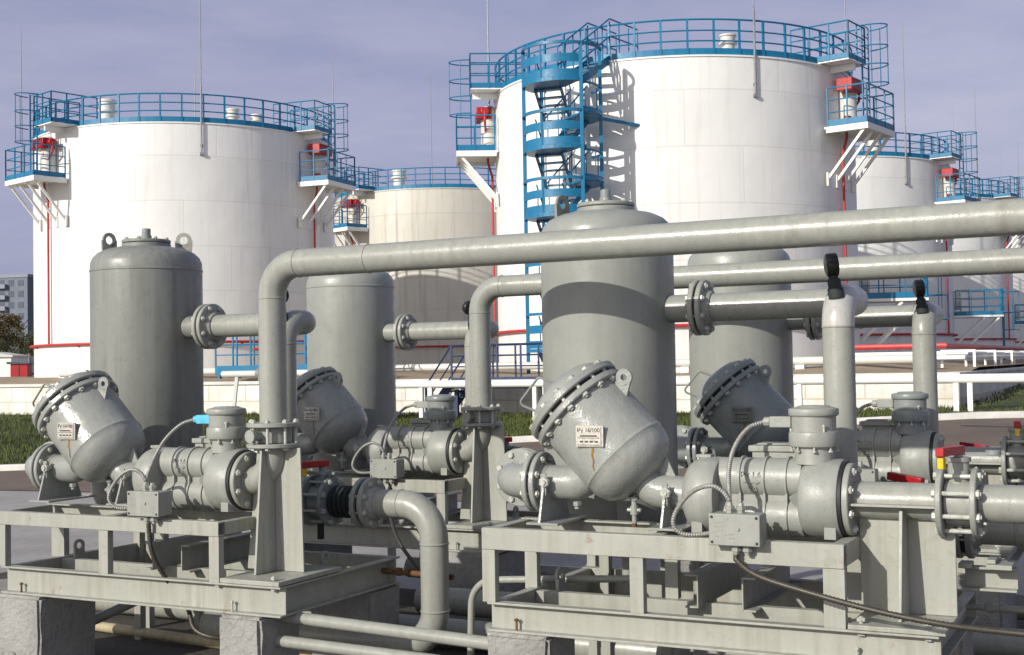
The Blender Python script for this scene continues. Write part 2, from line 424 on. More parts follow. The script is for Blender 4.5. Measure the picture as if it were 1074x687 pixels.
FLD['skid'] = {
    'FR': 'steel skid frame with junction box beam, closest to the camera on the right',
    'FL': 'steel skid frame cut by the left picture edge, on two concrete blocks',
    'RR': 'steel skid frame behind the front right skid, mostly hidden',
    'RL': 'shaded steel skid frame behind the downturned elbow pipe, at centre'}
kk = 1.0382
skid('FR', -2.80, -.816, -1.075, -1.208, -.738, -.836, [(-2.822, -2.756), (-2.097, -2.034), (-1.26, -1.173)], -1.173)
skid('FL', -5.94, -3.972, -1.085, -1.238, -.775, -.85, [(-6.01, -5.905), (-5.19, -5.124), (-4.425, -4.36)], -4.36)
skid('RR', -2.80, -.816, -1.075, -1.208, -.738, -.836, [(-2.822, -2.756), (-2.097, -2.034), (-1.26, -1.173)], -1.173)
skid('RL', -5.94, -3.972, -1.085, -1.238, -.765, -.85, [(-6.01, -5.905), (-5.19, -5.124), (-4.425, -4.36)], -4.36)

# --- concrete blocks
def block(x0, x1, y0, y1, z1, label):
    o = Vector(((x0+x1)/2, (y0+y1)/2, -H)); t = thing('concrete_block', label, 'concrete block', o, 'concrete blocks under the skids')
    import bmesh
    bm = bmesh.new(); bmesh.ops.create_cube(bm, size=1)
    for v in bm.verts: v.co = Vector((v.co.x*(x1-x0), v.co.y*(y1-y0), (v.co.z+.5)*(z1+H+.05)-.05))
    bmesh.ops.bevel(bm, geom=bm.edges[:], offset=.016, segments=2, affect='EDGES')
    bmesh.ops.subdivide_edges(bm, edges=[e for e in bm.edges if e.calc_length() > .1], cuts=6, use_grid_fill=True)
    rnd = random.Random(x0*7+y0)
    for v in bm.verts: v.co += Vector((rnd.uniform(-1, 1), rnd.uniform(-1, 1), 0))*.004
    me = bpy.data.meshes.new('body'); bm.to_mesh(me); bm.free(); me.materials.append(M['block'])
    b = bpy.data.objects.new('body', me); COL.objects.link(b); b.parent = t
BL = [(-6.35, -5.60, 5.13, 5.56, -1.238, 'pale rough concrete block at the lower left picture corner'),
      (-4.34, -4.07, 5.13, 5.47, -1.238, 'rough concrete block under the front left skid, before the elbow pipe'),
      (-4.4, -3.99, 6.0, 6.32, -1.238, 'shaded concrete block under the rear corner of the front left skid'),
      (-2.79, -2.48, 5.14, 5.45, -1.208, 'concrete block under the near left corner of the front right skid'),
      (-1.25, -.84, 5.95, 6.3, -1.208, 'concrete block under the far right corner of the front right skid'),
      (-4.55, -3.99, 7.44, 8.0, -1.238, 'dark concrete block under the rear left skid'),
      (-2.82, -2.5, 7.44, 8.0, -1.208, 'concrete block under the left end of the rear right skid'),
      (-1.25, -.84, 7.44, 8.2, -1.208, 'concrete block under the right end of the rear right skid'),
      (-6.0, -5.6, 7.44, 8.2, -1.238, 'concrete block under the left end of the rear left skid')]
for b in BL: block(*b)

# --- strainer
def build_strainer():
    t = thing('strainer', '', 'strainer', (-2.35, YC, -.74), 'slanted strainer vessels')
    A = Vector((-2.468, YC, -.186)); d = Vector((.70, 0, -.714)).normalized(); e = Vector((-d.z, 0, d.x)); RB = .222
    mb = MB()
    mb.lathe([(.03, RB), (.325, RB), (.331, RB+.005), (.339, RB+.005), (.345, RB)]+[(.35+.150*math.sin(g), (RB-.001)*math.cos(g)**.8) for g in [PI/2*k/10 for k in range(1, 10)]]+[(.50, 0)], A, d, 64)
    body = mb.build('body', 'strainer', t)
    mb = MB(); mb.disc(A, d, .012, .044, .252, 64, .005); f = mb.build('flange', 'strainer', t)
    mb = MB(); mb.disc(A, d, -.010, .014, .228, 64, .001); mb.build('gasket', 'gasket', t)
    mb = MB(); mb.lathe([(-.008, .247), (-.013, .252), (-.038, .252), (-.043, .247), (-.042, .216)]+[(-.045-.088*math.sin(g), .212*math.cos(g)**.75) for g in [PI/2*k/9 for k in range(1, 9)]]+[(-.135, 0)], A, d, 64)
    lid = mb.build('lid', 'strainer', t)
    bolts(f, A+d*.0, d, .227, 16, .086, .0165)
    mb = MB()
    mb.tube(fillet([(-2.535, YC-.07, -.088), (-2.624, YC-.09, -.053), (-2.732, YC-.09, -.179), (-2.648, YC-.07, -.215)], .02, 5), .0062, 10)
    mb.build('handle', 'vessel', lid)
    # lifting eye
    mb = MB(); c = Vector((-2.215, YC-.035, -.060))
    ring(mb, c, (0, 1, 0), .040, .015, .016)
    mb.prism([c+Vector(p) for p in ((-.037, -.008, -.016), (-.012, -.008, -.038), (.030, -.008, -.027), (.004, -.008, -.115), (-.08, -.008, -.05))], (0, .016, 0))
    mb.build('lifting_eye', 'strainer', t)
    # name plate on two pads
    mb = MB(); x0, x1, z0, z1 = -2.371, -2.251, -.364, -.276; y = YC-RB-.010
    mb.box(x0, x1, y-.004, y, z0, z1); mb.box(x0-.004, x1+.010, y+.0, y+.012, z0-.004, z1+.004)
    pl = mb.build('nameplate', 'plate', t, bevel=.001)
    text(pl, 'Ру 16/100', ((x0+x1)/2, y-.0045, z1-.017), (1, 0, 0), (0, 0, 1), .026, 'ink')
    for q in range(4): mb = MB(); mb.box(x0+.018+.024*q, x0+.034+.024*q, y-.0055, y-.0042, z0+.017, z0+.024); mb.build('stamped_mark', 'ink', pl)
    mb = MB(); mb.box(x0+.02, x1-.02, y-.0055, y-.0042, z0+.043, z0+.049); mb.box(x0+.006, x1-.006, y-.0055, y-.0042, z0+.005, z0+.007); mb.box(x0+.006, x1-.006, y-.0055, y-.0042, z0+.036, z0+.038)
    mb.build('rule_line', 'ink', pl)
    mb = MB(); vs = []; xs_ = (x0+x1)/2+.012
    for i in range(13):
        z = z0-.004-.0105*i
        for w_ in (-1, 1):
            x = xs_+w_*(.0055-.00025*i)+.003*math.sin(i*1.3); q = Vector((x-A.x, 0, z-A.z)); pe = q.x*e.x+q.z*e.z
            vs.append((x, YC-math.sqrt(max(1e-4, (RB+.002)**2-pe*pe)), z))
    mb.add(vs, [(2*i, 2*i+1, 2*i+3, 2*i+2) for i in range(12)]); mb.build('rust_streak', 'ruststain', body)
    # inlet branch, mitred into the body
    zi = -.552
    mb = MB(); mb.tube(fillet([(-2.64, YC, zi), (-2.455, YC, zi), (-2.26, YC, zi+.20)], .10, 6), .081, 32); mb.build('inlet_pipe', 'strainer', t)
    flange_pair(t, (-2.672, YC, zi), (1, 0, 0), .143, .026, .013, 8, 'strainer', size=.014)
    mb = MB(); mb.tube(fillet([(-2.70, YC, zi), (-2.872, YC, zi), (-2.872, YC+.19, zi)], .165, 10), .081, 32); mb.build('inlet_elbow', 'strainer', t)
    mb = MB(); mb.disc((-2.872, YC+.185, zi), (0, 1, 0), 0, .026, .143); f2 = mb.build('flange', 'strainer', t)
    mb = MB(); mb.disc((-2.872, YC+.226, zi), (0, 1, 0), 0, .026, .143); mb.build('flange', 'strainer', t)
    bolts(f2, (-2.872, YC+.218, zi), (0, 1, 0), .118, 8, .066, .013)
    # outlet branch
    mb = MB(); mb.tube(fillet([(-2.21, YC, -.44), (-2.10, YC, -.575), (-1.93, YC, AZ)], .12, 6), .076, 32); mb.build('outlet_pipe', 'strainer', t)
    mb = MB(); mb.prism([(-2.09, YC-.006, -.51), (-1.985, YC-.006, -.515), (-2.028, YC-.006, -.425)], (0, .012, 0)); mb.build('gusset', 'strainer', t)
    # pipe stands with clamp bolts
    for x, zz in ((-2.595, zi), (-2.0, -.583)):
        mb = MB(); ys = YC-.085
        mb.prism([(x-.006, ys-.03, zz+.02), (x-.006, ys-.09, -.732), (x-.006, YC+.16, -.732), (x-.006, YC+.085, zz+.0)], (.012, 0, 0))
        mb.box(x-.06, x+.10, ys-.10, YC+.18, -.733, -.722)
        mb.box(x-.014, x+.014, ys-.036, ys-.026, zz-.05, zz+.05)
        mb.build('pipe_stand', 'strainer', t, bevel=.0015)
        o = bolt(t, (x+.005, ys-.005, zz+.01), (0, -1, 0), .021, .045); o.name = 'clamp_bolt'
    # drain valve and plug
    mb = MB(); mb.lathe([(-.07, .022), (-.085, .022), (-.086, .013), (-.11, .013), (-.111, .019), (-.15, .019), (-.151, .012), (-.19, .011)][::-1], (-2.18, YC-.03, -.535), (0, 0, 1), 14)
    mb.disc((-2.18, YC-.03, -.665), (1, 0, 0), -.033, .033, .010, 10, .001); mb.build('drain_valve', 'strainer', t)
    mb = MB(); mb.lathe([(-.03, .011), (0, .011)], (-2.18, YC-.03, -.71), (0, 0, 1), 12); mb.build('drain_nipple', 'rust', t)
    mb = MB(); mb.disc((-2.465, YC-.03, -.635), (0, 0, 1), -.02, 0, .021, 6, .001); mb.disc((-2.465, YC-.03, -.635), (0, 0, 1), -.035, -.02, .013, 12, .001); mb.build('drain_plug', 'strainer', t)
    return t
st = build_strainer()
LAB = {'FR': 'glossy grey slanted strainer vessel with name plate, front right and largest',
       'FL': 'grey slanted strainer vessel at the far left, against a tall tank',
       'RR': 'dark grey slanted strainer with unreadable blackened plate, on the rear right skid',
       'RL': 'grey slanted strainer vessel half hidden behind the left delivery pipe'}
st['label'] = LAB['FR']; STR = {'FR': st}
for k in ('FL', 'RL', 'RR'): STR[k] = dup(st, (*UN[k], 0), LAB[k])
# the rear right one wears a darker coat
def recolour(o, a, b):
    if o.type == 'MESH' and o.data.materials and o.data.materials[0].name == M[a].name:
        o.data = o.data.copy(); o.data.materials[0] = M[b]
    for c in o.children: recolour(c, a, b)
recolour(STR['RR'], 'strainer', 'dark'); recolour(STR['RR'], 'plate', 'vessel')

# --- flow meter
def build_meter():
    t = thing('flow_meter', '', 'flow meter', (-1.6, YC, -.74), 'twin screw flow meters')
    mb = MB(); a = AZ; o = (0, YC, a)
    mb.lathe([(-1.93, .085), (-1.924, .11), (-1.907, .140), (-1.882, .158), (-1.857, .167), (-1.83, .170), (-1.783, .170), (-1.768, .163), (-1.764, .12)], o, (1, 0, 0), 56)
    mb.lathe([(-1.405, .11), (-1.400, .145), (-1.390, .157), (-1.372, .164), (-1.345, .168), (-1.243, .1695), (-1.234, .166), (-1.232, .155)], o, (1, 0, 0), 56)
    for s in (1, -1):
        mb.lathe([(-1.80, .088), (-1.40, .088)], (0, YC, a+s*.081), (1, 0, 0), 40)
        for x in (-1.67, -1.562, -1.466):
            mb.lathe([(x-.007, .087), (x-.005, .096), (x+.005, .096), (x+.007, .087)], (0, YC, a+s*.081), (1, 0, 0), 40)
    mb.box(-1.79, -1.42, YC-.055, YC+.055, a-.09, a+.09)
    for x in (-1.67, -1.562, -1.466): mb.box(x-.005, x+.005, YC-.075, YC+.075, a-.05, a+.05)
    mb.tube([(-1.40, YC-.13, a+.005), (-1.45, YC-.06, a+.005)], [.03, .008], 16)
    for x in (-1.85, -1.27): mb.box(x-.024, x+.024, YC-.13, YC-.085, -.745, a-.105)
    for x in (-1.85, -1.27): mb.box(x-.024, x+.024, YC+.085, YC+.13, -.745, a-.105)
    body = mb.build('body', 'grey', t)
    text(body, 'Ру 1,6', (-1.617, YC-.0875, a+.100), (1, 0, 0), (0, 0, 1), .034, 'cast', .002)
    text(body, '100', (-1.612, YC-.0868, a+.040), (1, 0, 0), (0, 0, 1), .026, 'cast', .002)
    mb = MB(); mb.box(-1.65, -1.594, YC-.092, YC-.086, a+.067, a+.072); mb.prism([(-1.594, YC-.092, a+.060), (-1.576, YC-.092, a+.0695), (-1.594, YC-.092, a+.079)], (0, .004, 0)); mb.build('arrow', 'cast', body)
    mb = MB(); mb.disc(o, (1, 0, 0), -1.234, -1.218, .160, 48, .001); mb.build('gasket', 'gasket', t)
    mb = MB(); mb.disc(o, (1, 0, 0), -1.218, -1.190, .153, 48); f = mb.build('flange', 'grey', t)
    mb.lathe([(-1.190, .10), (-1.17, .082)], o, (1, 0, 0))
    bolts(f, (-1.206, YC, a), (1, 0, 0), .128, 8, .03, .015)
    # counter turret
    tx = -1.358
    mb = MB(); mb.lathe([(-.44, .085), (-.375, .082), (-.367, .088), (-.364, .104), (-.356, .107), (-.312, .107), (-.304, .104), (-.299, .094), (-.238, .094), (-.234, .103), (-.229, .106), (-.208, .106), (-.204, .103), (-.196, .07), (-.192, .066), (-.19, 0)], (tx, YC, 0), (0, 0, 1), 48)
    tur = mb.build('counter_turret', 'grey', t)
    for k in range(8):
        g = 2*PI*(k+.3)/8; bolt(tur, (tx+.095*math.cos(g), YC+.095*math.sin(g), -.372), (0, 0, 1), .008, .018)
    for k in range(3):
        g = 2*PI*(k/3)+1.2; bolt(tur, (tx+.098*math.cos(g), YC+.098*math.sin(g), -.296), (0, 0, 1), .008, .03)
    # connector and conduits
    mb = MB(); mb.box(-1.545, -1.45, YC-.03, YC+.02, -.286, -.238); mb.tube([(-1.545, YC-.005, -.262), (-1.575, YC-.005, -.262)], .021, 8); mb.build('connector', 'grey', t, bevel=.004)
    yb = 5.128
    mb = hose([(-1.575, YC-.005, -.262), (-1.632, YC-.05, -.288), (-1.668, YC-.13, -.36), (-1.672, YC-.21, -.45), (-1.645, yb+.05, -.55), (-1.637, yb+.032, -.60)], .0108); mb.build('conduit', 'conduit', t)
    mb = hose([(-1.637, yb+.03, -.575), (-1.67, yb+.03, -.535), (-1.72, yb+.02, -.515), (-1.80, yb+.02, -.545), (-1.86, yb+.01, -.615), (-1.88, yb+.01, -.68), (-1.845, yb+.03, -.722), (-1.77, yb+.06, -.724), (-1.66, yb+.07, -.70), (-1.62, yb+.075, -.69)], .0108); mb.build('conduit', 'conduit', t)
    # junction box in front of the beam
    mb = MB(); x0, x1, z0, z1 = -1.708, -1.495, -.752, -.625
    mb.box(x0, x1, yb-.022, yb+.075, z0, z1); jb = mb.build('junction_box', 'grey', t, bevel=.006)
    mb = MB(); mb.box(x0-.002, x1+.002, yb-.034, yb-.0225, z0-.002, z1+.002); lid = mb.build('box_lid', 'grey', jb, bevel=.004)
    for x in (x0+.012, x1-.012):
        for z in (z0+.012, z1-.012):
            mb = MB(); mb.disc((x, yb-.034, z), (0, -1, 0), -.001, .003, .006, 10, .001); mb.build('screw', 'rubber', jb)
    mb = MB(); mb.disc((-1.585, yb-.034, -.685), (0, -1, 0), -.001, .006, .007, 12, .001); mb.build('plug', 'grey', jb)
    for i in range(5):
        mb = MB(); mb.box(x0+.022+(.0 if i < 3 else .062), x0+.056+(.0 if i < 3 else .05), yb-.0358, yb-.0342, z1-.035-.016*i, z1-.031-.016*i); mb.build('embossed_line', 'cast', jb)
    for x in (-1.637, -1.590):
        mb = MB(); mb.lathe([(0, .017), (.012, .017), (.013, .021), (.028, .021), (.029, .014), (.042, .012)], (x, yb+.03, z1), (0, 0, 1), 6); mb.build('cable_gland', 'grey', jb)
        mb = MB(); mb.lathe([(0, .017), (.012, .017), (.013, .021), (.028, .021), (.029, .014), (.042, .012)], (x+.03, yb+.008, z0), (0, 0, -1), 6); mb.build('cable_gland', 'grey', jb)
    # terminal housing on the back of the body
    mb = MB(); mb.box(-1.66, -1.46, YC+.09, YC+.22, -.455, -.40); mb.box(-1.675, -1.445, YC+.08, YC+.23, -.40, -.372); mb.box(-1.64, -1.49, YC+.10, YC+.20, -.372, -.362); mb.build('terminal_box', 'grey', t, bevel=.008)
    mb = MB(); mb.box(-1.885, -1.815, YC-.02, YC+.03, a+.165, a+.180); mb.build('lug', 'grey', t, bevel=.003)
    return t
mt = build_meter()
LAB = {'FR': 'grey twin screw flow meter with round turret and cast arrow, front right',
       'FL': 'grey flow meter with a light blue sensor plug, front left',
       'RR': 'grey flow meter on the rear right skid, behind red valve levers',
       'RL': 'grey flow meter on the rear left skid, above the downturned elbow'}
mt['label'] = LAB['FR']; MT = {'FR': mt}
for k in ('FL', 'RL', 'RR'): MT[k] = dup(mt, (*UN[k], 0), LAB[k])
recolour([c for c in MT['FL'].children if c.name.startswith('connector')][0], 'grey', 'sensor')
for k in ('RR', 'RL'): recolour([c for c in MT[k].children if c.name.startswith('counter_turret')][0], 'grey', 'dark')

# supply cables leaving the junction boxes
def cable_thing(pts, label, mat='cable', r=.0135):
    t = thing('flexible_conduit', label, 'conduit', pts[0], 'dark conduits hanging from the junction boxes')
    hose(pts, r, .008).build('sheath', mat, t); return t
cable_thing([(-1.605, 5.136, -.79), (-1.60, 5.13, -.82), (-1.50, 5.09, -.87), (-1.30, 5.06, -.915), (-1.05, 5.05, -.965), (-.80, 5.05, -1.0), (-.55, 5.08, -1.02), (-.2, 5.1, -1.03)], 'dark ribbed conduit drooping in front of the front right skid')
cable_thing([(-4.80, 5.136, -.79), (-4.80, 5.14, -.84), (-4.79, 5.15, -.95), (-4.76, 5.20, -1.07), (-4.69, 5.30, -1.25), (-4.62, 5.28, -1.36), (-4.5, 5.3, -1.40), (-4.38, 5.42, -1.42)], 'dark conduit hanging down through the front left skid')
cable_thing([(-1.605, 7.505, -.785), (-1.60, 7.5, -.9), (-1.5, 7.5, -1.1), (-1.3, 7.5, -1.3)], 'dark conduit hanging behind the front right skid')
cable_thing([(-4.80, 7.505, -.785), (-4.76, 7.4, -.9), (-4.55, 7.2, -1.15), (-4.2, 7.1, -1.42), (-3.9, 7.05, -1.6)], 'dark conduit slanting to the ground behind the elbow pipe')

# --- tall air separator tanks
SEPX = {'FL': -5.885, 'FR': -2.648, 'RL': -5.87, 'RR': -2.63}
def separator(key, label, lugs, mat):
    x = SEPX[key]; y = 6.3+UN[key][1]; r = .353; zs = .655
    t = thing('separator_tank', label, 'tank', (x, y, -1.25), 'tall grey separator tanks')
    mb = MB(); mb.lathe([(-.93, 0), (-.92, .15), (-.88, .26), (-.83, .33), (-.77, r), (zs-.008, r), (zs-.004, r+.004), (zs+.004, r+.004), (zs+.008, r), (zs+.05, r-.002), (zs+.085, r-.017), (zs+.115, r-.047), (zs+.14, r-.10), (zs+.155, .18), (zs+.16, 0)], (x, y, 0), (0, 0, 1), 72)
    mb.build('shell', mat, t)
    mb = MB(); mb.disc((x, y, 0), (0, 0, 1), zs+.150, zs+.180, .155); mb.disc((x, y, 0), (0, 0, 1), zs+.184, zs+.204, .155); f = mb.build('top_flange', mat, t)
    bolts(f, (x, y, zs+.178), (0, 0, 1), .135, 8, .055, .011)
    mb = MB(); mb.lathe([(.20, .034), (.235, .034), (.236, .028), (.275, .028), (.28, .024)], (x, y, zs), (0, 0, 1), 20); mb.build('vent_nipple', 'dark', t)
    for ang, tw in lugs:
        c = Vector((x+.235*math.cos(ang), y+.235*math.sin(ang), zs+.205)); ax = Vector((math.cos(ang+tw), math.sin(ang+tw), 0)); sd = Vector((-ax.y, ax.x, 0))
        mb = MB(); ring(mb, c, ax, .050, .027, .016)
        b = c-ax*.008
        mb.prism([b+sd*-.056+Vector((0, 0, 0)), b+sd*-.05+Vector((0, 0, -.12)), b+sd*.05+Vector((0, 0, -.12)), b+sd*.056, b+sd*.033+Vector((0, 0, -.02)), b+Vector((0, 0, -.033)), b-sd*.033+Vector((0, 0, -.02))], ax*.016)
        mb.build('lifting_lug', 'frame' if key == 'FL' else 'vessel', t)
    zn = .283
    mb = MB(); mb.tube([(x+r-.03, y, zn), (x+.505, y, zn)], .072, 28); mb.build('nozzle', mat, t)
    for k in range(3):
        g = 2*PI*k/3+.5; mb = MB(); mb.box(x+.25*math.cos(g)-.025, x+.25*math.cos(g)+.025, y+.12+.2*math.sin(g)-.025, y+.12+.2*math.sin(g)+.025, -H, -.82); mb.build('leg', 'frame', t)
    return t
separator('FL', 'tall dark grey separator tank with two lifting lugs, at far left', [(R_(215), R_(-227)), (R_(42), R_(-98))], 'vessel')
separator('FR', 'tall grey separator tank crossed by the long overhead pipe, front right', [(R_(208), R_(-222))], 'vessel2')
separator('RL', 'grey separator tank behind the left delivery pipe, under the overhead pipe', [(R_(196), R_(20)), (R_(16), R_(60))], 'vessel2')
separator('RR', 'grey separator tank furthest right, behind the flanged vent pipe', [(R_(196), R_(20)), (R_(16), R_(60))], 'vessel2')

# --- vent pipes from the separators
def vent(key, xv, yv, label):
    y1 = 6.3+UN[key][1]; xs = SEPX[key]; zn = .283; r = .0715
    t = thing('vent_pipe', label, 'pipe', (xv, yv, -1.05), 'vent pipes bending down from the separators')
    mb = MB(); mb.tube(fillet([(xs+.535, y1, zn), (xv, y1, zn), (xv, yv, zn), (xv, yv, -1.05)], .125, 10), r, 32)
    if key == 'FR':
        m2 = MB(); m2.tube(fillet([(xv, y1-.13, zn), (xv, yv, zn), (xv, yv, zn-.128)], .125, 14), r+.0012, 32); m2.build('elbow', 'silver', t)
    for a, b in (((xv-.13, y1, zn), (1, 0, 0)), ((xv, yv, zn-.13), (0, 0, 1))): mb.lathe([(-.006, r-.001), (-.003, r+.003), (.003, r+.003), (.006, r-.001)], a, b, 32)
    mb.build('pipe', 'pipe', t)
    flange_pair(t, (xs+.522, y1, zn), (1, 0, 0), .143, .027, .012, 8, 'pipe', size=.014)
    gx, gy, gz_ = xv, yv-.012, zn+.0
    mb = MB(); mb.lathe([(0, .036), (.045, .036), (.05, .03), (.085, .03), (.09, .022), (.12, .022)], (gx, gy, gz_), (-.14, 0, 1), 18)
    mb.build('gauge_stem', 'rubber', t)
    c = Vector((gx-.022, gy, gz_+.152)); ax = Vector((.90, .42, .10)) if key[1] == 'R' else Vector((-.80, .6, .05))
    mb = MB(); mb.lathe([(-.026, 0), (-.026, .040), (-.022, .051), (-.016, .055), (.022, .055), (.025, .053), (.025, .046), (.017, .044), (.017, 0)], c, ax, 36); gg = mb.build('pressure_gauge', 'black', t)
    mb = MB(); mb.disc(c, ax, .0175, .019, .043, 28, .0005); mb.build('dial', 'white', gg)
    return t
vent('FR', -1.33, 5.86, 'flanged grey vent pipe with chipped silver elbow, front right')
vent('FL', -4.575, 6.02, 'grey vent pipe bending down behind the front left delivery pipe')
vent('RR', -1.33, 8.17, 'grey vent pipe with small gauge furthest right')
vent('RL', -4.55, 8.27, 'grey vent pipe running behind the middle delivery pipe')

# --- delivery pipes of the left units with pedestal and wafer valve
def delivery(key, label):
    dy = UN[key][1]; y = YC-.01+dy; x = -4.232; r = .0735; zt = .562 if key == 'FL' else .55
    t = thing('delivery_pipe', label, 'pipe', (x, y, -1.06), 'delivery pipes rising and running to the right')
    mb = MB()
    mb.tube(fillet([(x, y, -.29), (x, y, zt), (13, y, zt)], .17, 14), r, 40)
    for a, ax in (((x, y, zt-.18), (0, 0, 1)), ((x+.18, y, zt), (1, 0, 0)), ((x+.62, y, zt), (1, 0, 0))): mb.lathe([(-.006, r-.001), (-.003, r+.003), (.003, r+.003), (.006, r-.001)], a, ax, 40)
    mb.build('pipe', 'pipe', t)
    mb = MB(); mb.tube(fillet([(-4.41, y, AZ), (x, y, AZ), (x, y, -.40)], .16, 10), r, 32); mb.build('elbow', 'pipe', t)
    mb = MB(); mb.disc((x, y, 0), (0, 0, 1), -.300, -.276, .143); f = mb.build('flange', 'grey', t)
    mb = MB(); mb.disc((x, y, 0), (0, 0, 1), -.408, -.386, .143); mb.build('flange', 'grey', t)
    bolts(f, (x, y, -.342), (0, 0, 1), .120, 8, .132, .0135)
    # pedestal
    z0 = -1.058
    mb = MB()
    mb.prism([(x-.185, y, z0), (x+.185, y, z0), (x+.17, y, -.41), (x-.11, y, -.41)], (0, .012, 0))
    mb.prism([(x-.007, y-.17, z0), (x-.007, y-.002, z0), (x-.007, y-.002, -.41), (x-.007, y-.11, -.41)], (.014, 0, 0))
    mb.prism([(x-.007, y+.17, z0), (x-.007, y+.014, z0), (x-.007, y+.014, -.41), (x-.007, y+.11, -.41)], (.014, 0, 0))
    p = mb.build('pedestal', 'frame', t, bevel=.002)
    mb = MB(); mb.box(x-.12, x+.255, y-.305, y+.24, -1.083, z0-.001); mb.build('base_plate', 'frame', t, bevel=.003)
    for xx in (x-.16, x+.2): bolt(p, (xx, y-.27, -1.075), (0, 0, 1), .014, .045)
    # wafer valve between the flanges, shaft towards the front
    v = thing('wafer_valve', 'grey wafer valve clamped between flanges on the %s' % WHERE[key], 'valve', (x, y, -.343), 'small wafer valves under the delivery pipes')
    mb = MB(); mb.disc((x, y, 0), (0, 0, 1), -.386+.002, -.302, .093); mb.build('body', 'grey', v)
    mb = MB(); mb.tube([(x-.02, y-.08, -.343), (x-.03, y-.145, -.343)], .026, 20); mb.build('shaft', 'grey', v)
    mb = MB(); mb.tube([(x-.03, y-.145, -.343), (x-.032, y-.163, -.343)], .034, 20); mb.build('shaft_cap', 'grey', v)
    return t
delivery('FL', 'grey delivery pipe rising from the front left skid into the long upper pipe')
delivery('RL', 'grey delivery pipe rising behind it, from the rear left skid')

# --- straight outlets of the right units
def lever(t, c, direction, L=.26, yellow=True):
    """square red lever starting at c"""
    c = Vector(c); d = Vector(direction).normalized()
    mb = MB(); mb.bar(c-d*.03, c+d*L, .036, .036); lv = mb.build('lever', 'red', t, bevel=.004)
    if yellow:
        mb = MB(); mb.bar(c+d*(L-.035)+Vector((0, 0, -.045)), c+d*(L-.005)+Vector((0, 0, -.045)), .026, .045); mb.build('grip_end', 'yellow', lv, bevel=.004)
    return lv
def outlet(key, label, vlabel):
    dy = UN[key][1]; y = YC+dy; r = .0765
    t = thing('outlet_pipe', label, 'pipe', (-.98, y, -1.06), 'outlet pipes leaving to the right')
    mb = MB(); mb.tube([(-1.205, y, AZ), (-.85, y, AZ)], r, 36); mb.build('pipe', 'pipe', t)
    mb = MB(); mb.tube([(-.69, y, AZ), (13, y, AZ)], r, 36); mb.build('pipe', 'pipe', t)
    z0 = -1.052
    mb = MB()
    mb.prism([(-1.175, y, z0), (-.79, y, z0), (-.79, y, -.70), (-.83, y, AZ-.05), (-1.175, y, AZ-.05)], (0, .012, 0))
    mb.prism([(-.99, y-.20, z0), (-.99, y-.002, z0), (-.99, y-.002, AZ-.03), (-.99, y-.12, AZ-.03)], (.014, 0, 0))
    p = mb.build('pedestal', 'frame', t, bevel=.002)
    mb = MB(); mb.box(-1.19, -.85, y-.125, y-.06, AZ-.016, AZ-.006); mb.build('saddle_strip', 'frame', t, bevel=.0015)
    mb = MB(); mb.box(-1.165, -.79, y-.315, y+.24, -1.073, z0-.001); mb.build('base_plate', 'frame', t, bevel=.003)
    for xx in (-1.12, -.86): bolt(p, (xx, y-.27, -1.066), (0, 0, 1), .015, .045)
    v = thing('butterfly_valve', vlabel, 'valve', (-.77, y, AZ), 'red lever valves on the outlet pipes')
    fl = None
    for a, b in ((-.848, -.824), (-.716, -.692)):
        mb = MB(); mb.disc((0, y, AZ), (1, 0, 0), a, b, .143); f = mb.build('flange', 'grey', v); fl = fl or f
    bolts(fl, (-.77, y, AZ), (1, 0, 0), .120, 8, .156, .0155)
    mb = MB(); mb.disc((0, y, AZ), (1, 0, 0), -.822, -.718, .092); mb.build('body', 'grey', v)
    for g in (PI/2, -PI/2):
        mb = MB(); mb.box(-.778, -.762, y-.012, y+.012, AZ+(.09 if g > 0 else -.135), AZ+(.135 if g > 0 else -.09)); mb.build('guide', 'grey', v)
    mb = MB(); mb.lathe([(.08, .045), (.165, .042), (.168, .05), (.185, .05), (.187, .018), (.21, .016)], (-.77, y, AZ), (0, 0, 1), 24); mb.build('stem', 'grey', v)
    mb = MB(); mb.bar((-.77, y+.01, AZ+.198), (-.60, y+.05, AZ+.198), .02, .012); mb.disc((-.64, y+.04, AZ+.192), (0, 0, 1), 0, .02, .03, 16, .002); mb.build('stop_plate', 'dark', v)
    lever(v, (-.77, y, AZ+.215), (-.25, -1, 0) if key == 'FR' else (.1, -1, .0), .19)
    if key == 'RR':
        mb = MB(); mb.bar((-.75, y+.02, AZ+.19), (-1.10, y+.16, AZ+.19), .016, .008); mb.build('stop_arm', 'dark', v)
    # bracket under the valve
    mb = MB(); channel(mb, (-.79, y+.24, -.975), (-.58, y+.24, -.975), .10, .05, .008, (0, -1, 0)); mb.box(-.69, -.59, y+.12, y+.30, -.873, -.853); mb.box(-.69, -.655, y+.14, y+.28, -.852, -.835); mb.box(-.80, -.75, y+.12, y+.22, -.873, -.853)
    mb.build('bracket', 'frame', t, bevel=.002)
    return t
outlet('FR', 'grey outlet pipe on a ribbed plate support, leaving right at the front', 'red lever butterfly valve with yellow grip, front right beside the plate support')
outlet('RR', 'grey outlet pipe leaving right on the rear right skid', 'red lever butterfly valve at the right picture edge, rear row')

